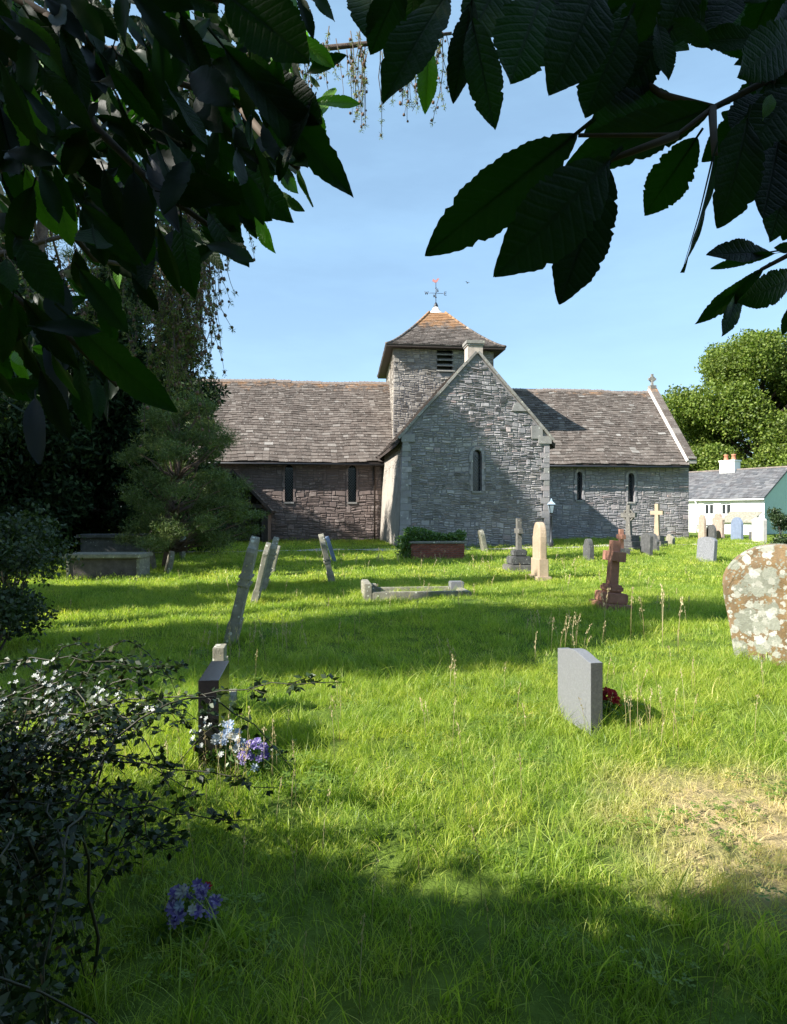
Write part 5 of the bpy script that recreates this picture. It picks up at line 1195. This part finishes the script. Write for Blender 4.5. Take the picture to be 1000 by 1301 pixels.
for i in range(40):
    p = arm3[2].lerp(arm3[7], random.random()); hang(p+Vector((0, random.gauss(0, .2), 0)), random.uniform(.4, 1.6), .5, .7, .15)
for i in range(70):
    p = arm2[1].lerp(arm2[7], random.random()); hang(p+Vector((0, random.gauss(0, .2), 0)), random.uniform(.3, 1.5), .4, .6, .15)
tw_.build('twigs', M['twig'], la); cn_.build('cones', M['cone'], la, kind='stuff')
me = np_mesh('needles', leaves(np.array([tuple(p) for p in NP]), .05, .008, D=np.array([0, 0, -.2])), 4); me.materials.append(M['larch']); link('needles', me, None, la, kind='stuff')

# ------------------------------------------------------------------ laurel overhead
def laurel_mesh(name, seed, mat, serr=True, curl=.25, L=1.0, wr=.36):
    """one leaf, base at origin, tip at +Y, unit length, folded on the midrib, wavy and finely toothed"""
    r_ = np.random.RandomState(seed); n = 44; V = []; fs = []; ph = r_.rand()*6
    def hw(t): return wr*.5*(math.sin(math.pi*min(1, t**1.08))**.64 if 0 < t < 1 else 0)*(1.0 if t < .8 else 1-.3*(t-.8)/.2)
    st = .055
    for i in range(n+1):
        t = i/n; hwv = hw(t); too = (1+.022*((i % 2)*2-1)+.02*math.sin(i*1.1+ph)) if serr else 1; bite = 1
        if r_.rand() < .05 and 3 < i < n-3: bite = .86
        z = -curl*t*t*.6; fold = .12+.1*math.sin(3*t+ph); wv = .018*math.sin(9*t+ph); y = t
        xw = max(.004, hwv*too*bite)
        V += [(-xw, y, z+fold*xw*1.6+wv), (-xw*.5, y, z+fold*xw*.7), (0, y, z-.006), (xw*.5, y, z+fold*xw*.7), (xw, y, z+fold*xw*1.6-wv)]
    for i in range(n):
        for k in range(4): fs.append((i*5+k, i*5+k+1, i*5+k+6, i*5+k+5))
    k0 = len(V)                            # midrib and stalk
    for (y, z, w_) in ((-.12, .015, .011), (0, -.004, .010), (.5, -curl*.15-.012, .006), (.97, -curl*.56-.006, .002)): V += [(-w_, y, z), (w_, y, z), (0, y, z-w_*1.6)]
    for i in range(3):
        for a, b in ((0, 1), (1, 2), (2, 0)): fs.append((k0+i*3+a, k0+i*3+b, k0+i*3+3+b, k0+i*3+3+a))
    me = bpy.data.meshes.new(name); me.from_pydata(V, [], fs); at = me.attributes.new('rnd', 'FLOAT', 'FACE'); at.data.foreach_set('value', [r_.rand()]*len(fs))
    me.polygons.foreach_set('use_smooth', [True]*len(fs)); me.materials.append(mat); me.update(); return me
LV = [laurel_mesh('leaf', 60+i, M['laurel'], True, [.15, .3, .05, .4, .22, .1][i], wr=[.31, .35, .29, .33, .37, .30][i]) for i in range(6)]
LVb = [laurel_mesh('leaf', 70+i, M['laurel_bright'], True, .2, wr=.36) for i in range(2)]
LVp = [laurel_mesh('leaf', 80+i, M['laurel_pale'], True, .3, wr=.3) for i in range(2)]
def place_leaf(parent, base, tip, facing, me, wscale=1.0):
    """leaf from base to tip; facing = direction its face points to"""
    base = Vector(base); tip = Vector(tip); d = tip-base; L = d.length; y = d.normalized(); z = Vector(facing); z = (z-y*z.dot(y))
    z = z.normalized() if z.length > 1e-4 else y.orthogonal().normalized(); x = y.cross(z)
    o = link('leaf', me, None, parent); mtx = Matrix((x, y, z)).transposed().to_4x4(); mtx.translation = base; mtx = mtx @ Matrix.Diagonal((L*wscale, L, L, 1)); o.matrix_local = mtx; return o
def at(px, py, Y): return Vector((X(px, Y), Y, EYE-(py-650.5)/F*Y))
rootR = empty('laurel_branch', (0, 0, 0), 0, label='laurel branch with large dark leaves hanging in from the upper right', cat='branch')
# (base x, base y, tip x, tip y, width factor, distance)  sizes of real 12-18 cm leaves about 0.7 m away
RL = [(732, 170, 543, 322, 1.0, .66, 0), (775, 203, 649, 337, 1.18, .64, 1), (772, 213, 713, 385, 1.22, .70, 2), (905, 138, 728, 196, 1.0, .68, 3), (885, 175, 824, 270, 1.35, .72, 4), (908, 198, 881, 347, .30, .60, 0),
      (950, 150, 930, 280, 1.5, .66, 1), (990, 175, 972, 275, 1.5, .7, 2), (860, 130, 764, 150, 1.5, .74, 3), (600, 0, 576, 130, .95, .72, 2), (600, 25, 628, 158, .95, .70, 5), (690, -10, 655, 86, 1.5, .74, 4), (545, 60, 541, 138, .85, .78, 6), (570, -10, 487, 104, 1.0, .76, 1),
      (512, -30, 472, 66, 1.5, .8, 0), (530, -40, 520, 40, 1.3, .8, 3), (760, -20, 715, 98, 1.5, .66, 1), (800, 20, 745, 140, 1.5, .7, 0), (850, 40, 770, 145, 1.3, .72, 2), (835, 30, 853, 92, .9, .7, 4), (900, 60, 860, 20, 1.4, .7, 3), (980, 95, 1010, 180, 1.5, .7, 5),
      (830, -30, 800, 60, 1.6, .72, 4), (770, -60, 720, 40, 1.7, .8, 0), (880, -40, 850, 50, 1.5, .74, 1), (940, -30, 905, 45, 1.4, .76, 2), (990, -30, 950, 60, 1.6, .74, 3), (1010, 40, 955, 85, 1.3, .7, 4), (1010, 110, 950, 190, 1.5, .68, 0), (1040, 180, 1005, 300, 1.4, .7, 1),
      (980, 120, 930, 160, 1.6, .72, 2), (960, 140, 900, 200, 1.5, .74, 3), (1000, 60, 1010, 160, 1.6, .8, 1), (1020, 0, 990, 110, 1.6, .78, 5), (640, -40, 600, 50, 1.3, .82, 0), (560, -50, 545, 30, 1.4, .84, 5), (730, -40, 700, 40, 1.2, .8, 2),
      (1005, 205, 985, 300, 1.3, .72, 0), (1002, 130, 955, 235, 1.6, .75, 4), (480, -40, 462, 22, 1.4, .85, 1),
      (968, 342, 889, 412, .75, .95, 0), (940, 368, 922, 424, .75, .97, 5), (978, 320, 900, 322, .9, .98, 2), (1010, 350, 961, 382, 1.3, .95, 3), (985, 322, 905, 338, .5, .96, 4), (1015, 318, 985, 312, 1.6, .95, 1), (1018, 300, 1004, 270, 1.6, .95, 2), (1012, 380, 996, 425, 1.2, .95, 0)]
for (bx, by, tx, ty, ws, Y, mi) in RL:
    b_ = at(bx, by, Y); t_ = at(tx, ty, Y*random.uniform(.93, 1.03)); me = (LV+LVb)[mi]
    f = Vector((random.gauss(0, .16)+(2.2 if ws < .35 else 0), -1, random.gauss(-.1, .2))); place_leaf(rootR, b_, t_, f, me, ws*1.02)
place_leaf(rootR, at(970, 150, .66), at(983, 118, .66), (0, -1, 0), LVb[0], 1.3); place_leaf(rootR, at(707, 12, .8), at(722, -8, .8), (0, -1, 0), LVb[1], 1.3)
fill = [(700, -40), (1050, -40), (1050, 300), (985, 270), (940, 215), (900, 190), (875, 150), (950, 130), (945, 75), (890, 45), (850, 60), (800, 110), (730, 70)]
nf = 0
while nf < 110:
    x, y = random.uniform(690, 1060), random.uniform(-50, 300)
    Y = random.uniform(.72, 1.1); d = Vector((random.gauss(-.5, .5), random.gauss(0, .3), random.gauss(-.5, .5))).normalized(); b_ = at(x, y, Y); t_ = b_+d*random.uniform(.07, .11)
    tx, ty = 500+t_.x/t_.y*F, 650.5-(t_.z-EYE)/t_.y*F; mx_, my_ = (x+tx)/2, (y+ty)/2
    def inp(px_, py_):
        c = False; j = len(fill)-1
        for i in range(len(fill)):
            if (fill[i][1] > py_) != (fill[j][1] > py_) and px_ < (fill[j][0]-fill[i][0])*(py_-fill[i][1])/(fill[j][1]-fill[i][1])+fill[i][0]: c = not c
            j = i
        return c
    if not (inp(x, y) and inp(tx, ty) and inp(mx_, my_)): nf += .02; continue
    place_leaf(rootR, b_, t_, (random.gauss(0, .3), -1, random.gauss(0, .3)), LV[int(nf) % 6], random.uniform(1.0, 1.4)); nf += 1
mb = MB()
for P_ in ([(1060, 40, .72), (980, 100, .7), (905, 138, .68), (860, 172, .66), (735, 172, .66)], [(905, 138, .68), (840, 120, .72), (760, 60, .76), (690, -20, .8), (560, -40, .8)], [(860, 172, .66), (775, 203, .65)], [(1060, 300, .97), (1010, 320, .95), (968, 342, .95), (940, 368, .97)], [(905, 138, .68), (908, 198, .62)], [(980, 100, .7), (1000, 200, .72), (1050, 260, .76)]):
    pts = [at(a, b, c) for a, b, c in P_]; mb.tube(pts, [.0042-.0028*i/len(pts) for i in range(len(pts))], 7)
mb.build('branch', M['twig'], rootR)

rootL = empty('laurel_branch', (0, 0, 0), 0, label='dense mass of dark laurel leaves filling the upper left corner', cat='branch')
LLx = [(285, 60, 450, 243, .72, .95, 0), (285, -10, 386, 62, 1.7, .8, 1), (330, 95, 408, 155, 1.5, 1.0, 2), (372, 45, 425, 82, 1.1, 1.15, 6), (400, 130, 455, 128, .7, 1.4, 7), (405, 150, 425, 105, .8, 1.4, 6), (385, 185, 428, 215, .9, 1.3, 7), (370, 120, 412, 180, 1.2, 1.2, 6),
       (340, 200, 384, 245, 1.0, 1.2, 4), (310, 215, 360, 276, 1.1, 1.15, 1), (255, 215, 304, 300, .9, 1.0, 3), (280, 250, 330, 293, 1.1, 1.1, 2), (265, 270, 312, 333, 1.0, 1.05, 0), (230, 275, 238, 372, 1.1, 1.1, 1), (175, 290, 185, 366, 1.2, 1.1, 2),
       (90, 60, 95, 148, .9, .9, 8), (0, 20, 70, 70, .8, .8, 8), (125, 130, 110, 150, 1.5, 1, 9), (190, 200, 215, 282, .7, .95, 8), (60, 430, 78, 515, .75, 1.0, 9), (45, 505, 40, 582, 1.1, 1.0, 9), (85, 400, 200, 520, .8, .9, 3), (30, 380, 100, 470, 1.0, .95, 2),
       (20, 300, 75, 380, 1.0, .95, 4), (130, 410, 148, 470, .9, 1.1, 5), (100, 455, 105, 545, .8, 1.1, 1), (125, 440, 175, 500, .8, 1.1, 0), (0, 360, 30, 420, 1.2, .9, 1), (160, 60, 200, 160, 1.2, .9, 4), (230, 20, 270, 120, 1.1, .9, 2)]
ALLL = LV+LVb+LVp
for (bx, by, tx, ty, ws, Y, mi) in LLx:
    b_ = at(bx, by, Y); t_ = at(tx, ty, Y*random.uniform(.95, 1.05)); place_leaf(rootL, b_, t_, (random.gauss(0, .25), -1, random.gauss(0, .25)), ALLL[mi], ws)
edge = [(-40, -40), (380, -40), (392, 40), (395, 90), (420, 160), (395, 200), (360, 240), (310, 300), (265, 318), (235, 340), (180, 350), (95, 385), (60, 330), (-40, 330)]
low = [(-40, 360), (60, 370), (150, 430), (185, 490), (150, 505), (110, 500), (70, 530), (20, 500), (-40, 500)]
def inside(x, y, P_):
    c = False; j = len(P_)-1
    for i in range(len(P_)):
        if (P_[i][1] > y) != (P_[j][1] > y) and x < (P_[j][0]-P_[i][0])*(y-P_[i][1])/(P_[j][1]-P_[i][1])+P_[i][0]: c = not c
        j = i
    return c
hole = lambda x, y: (x-45)**2/55**2+(y-285)**2/45**2 < 1
cnt = 0; stuffV = MB()
while cnt < 860:
    x, y = random.uniform(-60, 420), random.uniform(-60, 520)
    if not (inside(x, y, edge) or (inside(x, y, low) and random.random() < .75)): continue
    if hole(x, y): continue
    Y = random.uniform(.8, 2.3) if x < 250 else random.uniform(.95, 2.0); L = random.uniform(.06, .108); b_ = at(x, y, Y); d = Vector((random.gauss(.35, .5), random.gauss(0, .45), random.gauss(-.8, .35))).normalized()
    t_ = b_+d*L; q = t_; tx, ty = 500+q.x/q.y*F, 650.5-(q.z-EYE)/q.y*F
    if not (inside(tx, ty, edge) or inside(tx, ty, low)) and random.random() < .8: continue
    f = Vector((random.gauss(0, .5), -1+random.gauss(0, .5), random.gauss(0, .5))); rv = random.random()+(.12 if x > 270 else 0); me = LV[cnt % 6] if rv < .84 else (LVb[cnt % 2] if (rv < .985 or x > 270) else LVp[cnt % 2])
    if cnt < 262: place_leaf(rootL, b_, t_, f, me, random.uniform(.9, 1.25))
    else:
        y_ = d; z_ = (f-y_*f.dot(y_)).normalized(); x_ = y_.cross(z_); mt = Matrix((x_, y_, z_)).transposed(); ws = random.uniform(.9, 1.25)
        stuffV.mesh([b_+mt@Vector((v_.co.x*L*ws, v_.co.y*L, v_.co.z*L)) for v_ in LV[cnt % 6].vertices], [tuple(p.vertices) for p in LV[cnt % 6].polygons], random.random(), True)
    cnt += 1
stuffV.build('small_leaves', M['laurel'], rootL, kind='stuff')
mb = MB()
for P_ in ([(-80, -60, 1.1), (60, 20, 1.1), (180, 90, 1.15), (300, 130, 1.25), (400, 140, 1.4)], [(60, 20, 1.1), (120, 160, 1.1), (200, 240, 1.1), (270, 290, 1.1)], [(-80, 160, 1.2), (40, 240, 1.2), (120, 330, 1.3), (180, 340, 1.4)], [(-80, 330, 1.0), (20, 380, 1.0), (90, 430, 1.05), (150, 490, 1.1)], [(-60, -60, .9), (150, -30, .9), (290, 0, .85), (370, 40, .95)], [(300, 130, 1.25), (350, 190, 1.2), (380, 215, 1.2)], [(50, 238, 1.5), (90, 250, 1.5), (100, 275, 1.5)]):
    pts = [at(a, b, c) for a, b, c in P_]; mb.tube(pts, [.008-.005*i/len(pts) for i in range(len(pts))], 7)
mb.build('branch', M['twig'], rootL)
# the evergreen tree behind and above the camera that these branches belong to
lb = []
rr = random.Random(9)
for i in range(26):
    x = rr.uniform(-3.6, -1.7); y = rr.uniform(-1.6, .9); lb.append((x+3.4, y+2.2, rr.uniform(1.9, 3.3), .5, .5, .4, .55))  # low clumps added out of view to shade the upper left leaves
while len(lb) < 150:
    x = rr.uniform(-9.5, 1.6); y = rr.uniform(-5.5, 1.1); z = rr.uniform(2.9, 6.0)
    xg, yg = x+1.21*z, y+.60*z; k = rr.uniform(.5, .75)
    ye = np.interp(xg, [-4, -1.2, -.5, 0, .5, 1.1, 1.6, 2.2, 4], [3.5, 3.3, 3.12, 2.98, 2.78, 2.66, 2.86, 3.1, 3.2])
    if z < 3.0+.3*max(0, y+1) or yg > ye-k*.8 or math.hypot(xg-1.1, yg-1.95) < .62: continue  # crown cut so that its shadow on the grass gets this edge
    lb.append((x+3.4, y+2.2, z, k, k, k*.6, k*k*2.6))
tree('evergreen_tree', 'spreading laurel behind and above the viewer that shades the near grass', (-3.4, -2.2, 0), 5.6, .22, lb, 520, .19, .10, M['laurel'], M['bark'], shell=1.0, up=.9)

# ------------------------------------------------------------------ bramble thicket at lower left
bb = empty('bramble_bush', (-2.0, 2.6, 0), 0, label='tangled dark bramble thicket with arching canes and white blossom at lower left', cat='bush')
cane = MB(); LC = []; LD = []; FL = []
def arch(p0, p1, hgt, n=12, r0=.006, leaf=1.0, L=.05, fl=.0):
    p0 = Vector(p0); p1 = Vector(p1); pts = []
    for i in range(n+1):
        t = i/n; q = p0.lerp(p1, t); q.z += hgt*4*t*(1-t)*(1-.25*t)+random.gauss(0, .01); q.x += random.gauss(0, .008); pts.append(q)
    cane.tube(pts, [r0*(1-.7*i/n) for i in range(n+1)], 5)
    for i in range(1, n+1):
        for k in range(3):
            if random.random() < leaf:
                d = rdir(1)[0]; d = Vector((d[0], d[1], d[2]*.5)).normalized(); q = pts[i-1].lerp(pts[i], random.random())
                for a in (-.9, 0, .9):
                    dd = Matrix.Rotation(a, 3, 'Z')@d; LC.append(tuple(q+d*.02)); LD.append(tuple(dd))
    if random.random() < fl: FL.append(pts[-1])
    return pts
for i in range(150):
    bx, by = random.gauss(-2.3, .5), random.gauss(2.6, .75)
    a = random.gauss(.1, 1.0); ln = random.uniform(.5, 1.15); arch((bx, by, 0), (bx+ln*math.cos(a), by+ln*math.sin(a), random.uniform(.1, .55)), random.uniform(.3, .75), fl=.16)
W0 = Vector((-2.0, 2.6, 0))
def wc(px, py, Y): return at(px, py, Y)
for (p, q, h) in (((-1.9, 3.0, .62), wc(440, 866, 2.9), .05), ((-1.9, 2.9, .55), wc(350, 1000, 2.7), .06), ((-1.8, 2.7, .45), wc(320, 1048, 2.6), .05), ((-2.0, 3.3, .6), wc(235, 846, 3.3), .1), ((-2.2, 3.2, .8), wc(225, 862, 3.2), .12), ((-1.7, 2.8, .3), wc(240, 905, 2.9), .18), ((-1.9, 3.1, .4), wc(210, 930, 3.0), .12), ((-1.4, 2.4, .2), wc(230, 1075, 2.5), .1)):
    pts = arch(p, q, h, 16, .0055, .62, fl=0)
    for j in range(4):
        s = pts[8+2*j]; e = s+Vector((random.uniform(.04, .12), random.gauss(0, .06), random.uniform(-.1, .09))); arch(s, e, .01, 4, .0025, .6)
def blossom_cane(c, n=1):
    e = arch((c.x-random.uniform(.25, .6), c.y+random.gauss(0, .25), 0), tuple(c), .12, 10, .004, .6)
    for k in range(n): FL.append(e[-1-k])
for i in range(12): blossom_cane(wc(random.gauss(50, 35), random.gauss(900, 35), 2.8), 2)
for i in range(6): blossom_cane(wc(random.gauss(150, 50), random.gauss(900, 40), 2.95))
blossom_cane(wc(278, 918, 2.9), 3)
n_ = 24000                                 # inner leaves
u_ = rdir(n_); rad = (rng.rand(n_, 1))**.4; P_ = np.array([-2.4, 2.6, .32])+u_*rad*np.array([1.12, 1.3, .62]); P_ = P_[P_[:, 2] > .02]; P_ = P_[P_[:, 2] < .98-.4*np.clip(P_[:, 0]+2.0, 0, 2)]
P2 = np.array([-1.35, 1.7, .2])+rdir(9000)*(rng.rand(9000, 1)**.4)*np.array([.45, .8, .42]); P2 = P2[P2[:, 2] > .02]; P_ = np.concatenate([P_, P2])
C = np.concatenate([P_, np.array(LC)]); Dv = np.concatenate([rdir(len(P_))*.3, np.array(LD)*1.5])
V = leaves(C-np.array(W0), .036, .021, up=.8, D=Dv); me = np_mesh('leaves', V, 4); me.materials.append(M['bramble']); link('leaves', me, None, bb, kind='stuff')
for i in range(len(cane.v)): v_ = cane.v[i]; cane.v[i] = (v_[0]-W0.x, v_[1]-W0.y, v_[2]-W0.z)
cane.build('canes', M['cane'], bb, kind='stuff')
fb = MB()
for c in FL:
    for k in range(random.randint(3, 8)):
        q = Vector(c)-W0+Vector((random.gauss(0, .025), random.gauss(0, .025), random.gauss(0, .02))); s = random.uniform(.005, .009); nv = Vector((random.gauss(0, .5), -.6, .8)).normalized().to_track_quat('Z', 'Y')
        for m_ in range(5): t = m_*1.2566; fb.quad([q, q+nv@Vector((s*math.cos(t-.4), s*math.sin(t-.4), .002)), q+nv@Vector((s*1.4*math.cos(t), s*1.4*math.sin(t), .003)), q+nv@Vector((s*math.cos(t+.4), s*math.sin(t+.4), .002))])
fb.build('blossom', M['petal_w'], bb, kind='stuff')
# shrubs at the left edge
bush(-4.35, 7.4, .7, .9, 1.4, 8000, .06, .035, M['shrub'], 'leafy shrub at the left edge behind the brambles', 11)
bush(-6.0, 10.8, 1.4, 1.2, 2.0, 7000, .08, .05, M['shrub'], 'shaded shrub at the left edge beside the table tomb', 12)
# a bird in the sky
bd = empty('bird', (X(594, 45), 45, EYE+291/F*45), R(30), label='tiny dark bird flying right of the weathervane', cat='bird')
m1 = MB(); m1.lathe([(.005, -.09), (.03, -.04), (.035, .02), (.02, .08), (.003, .12)], 8); b_ = m1.build('body', M['iron'], bd); b_.rotation_euler = (R(90), 0, 0)
for s in (-1, 1): m1 = MB(); m1.mesh([(0, -.03, .01), (s*.1, -.02, .08), (s*.2, .03, .05), (s*.1, .05, .075), (0, .04, .015)], [(0, 1, 3, 4), (1, 2, 3)]); m1.build('wing', M['iron'], bd)

GR = {'tree': 'trees round the churchyard', 'gravestone': 'gravestones in the churchyard', 'headstone': 'gravestones in the churchyard', 'cross': 'stone crosses in the churchyard', 'tomb': 'table tombs in the churchyard', 'flowers': 'bunches of flowers by the graves', 'bush': 'bushes at the edges', 'branch': 'laurel branches framing the view'}
for o in scn.objects:
    if o.parent is None and o.get('category') in GR and not o.get('group'): o['group'] = GR[o['category']]
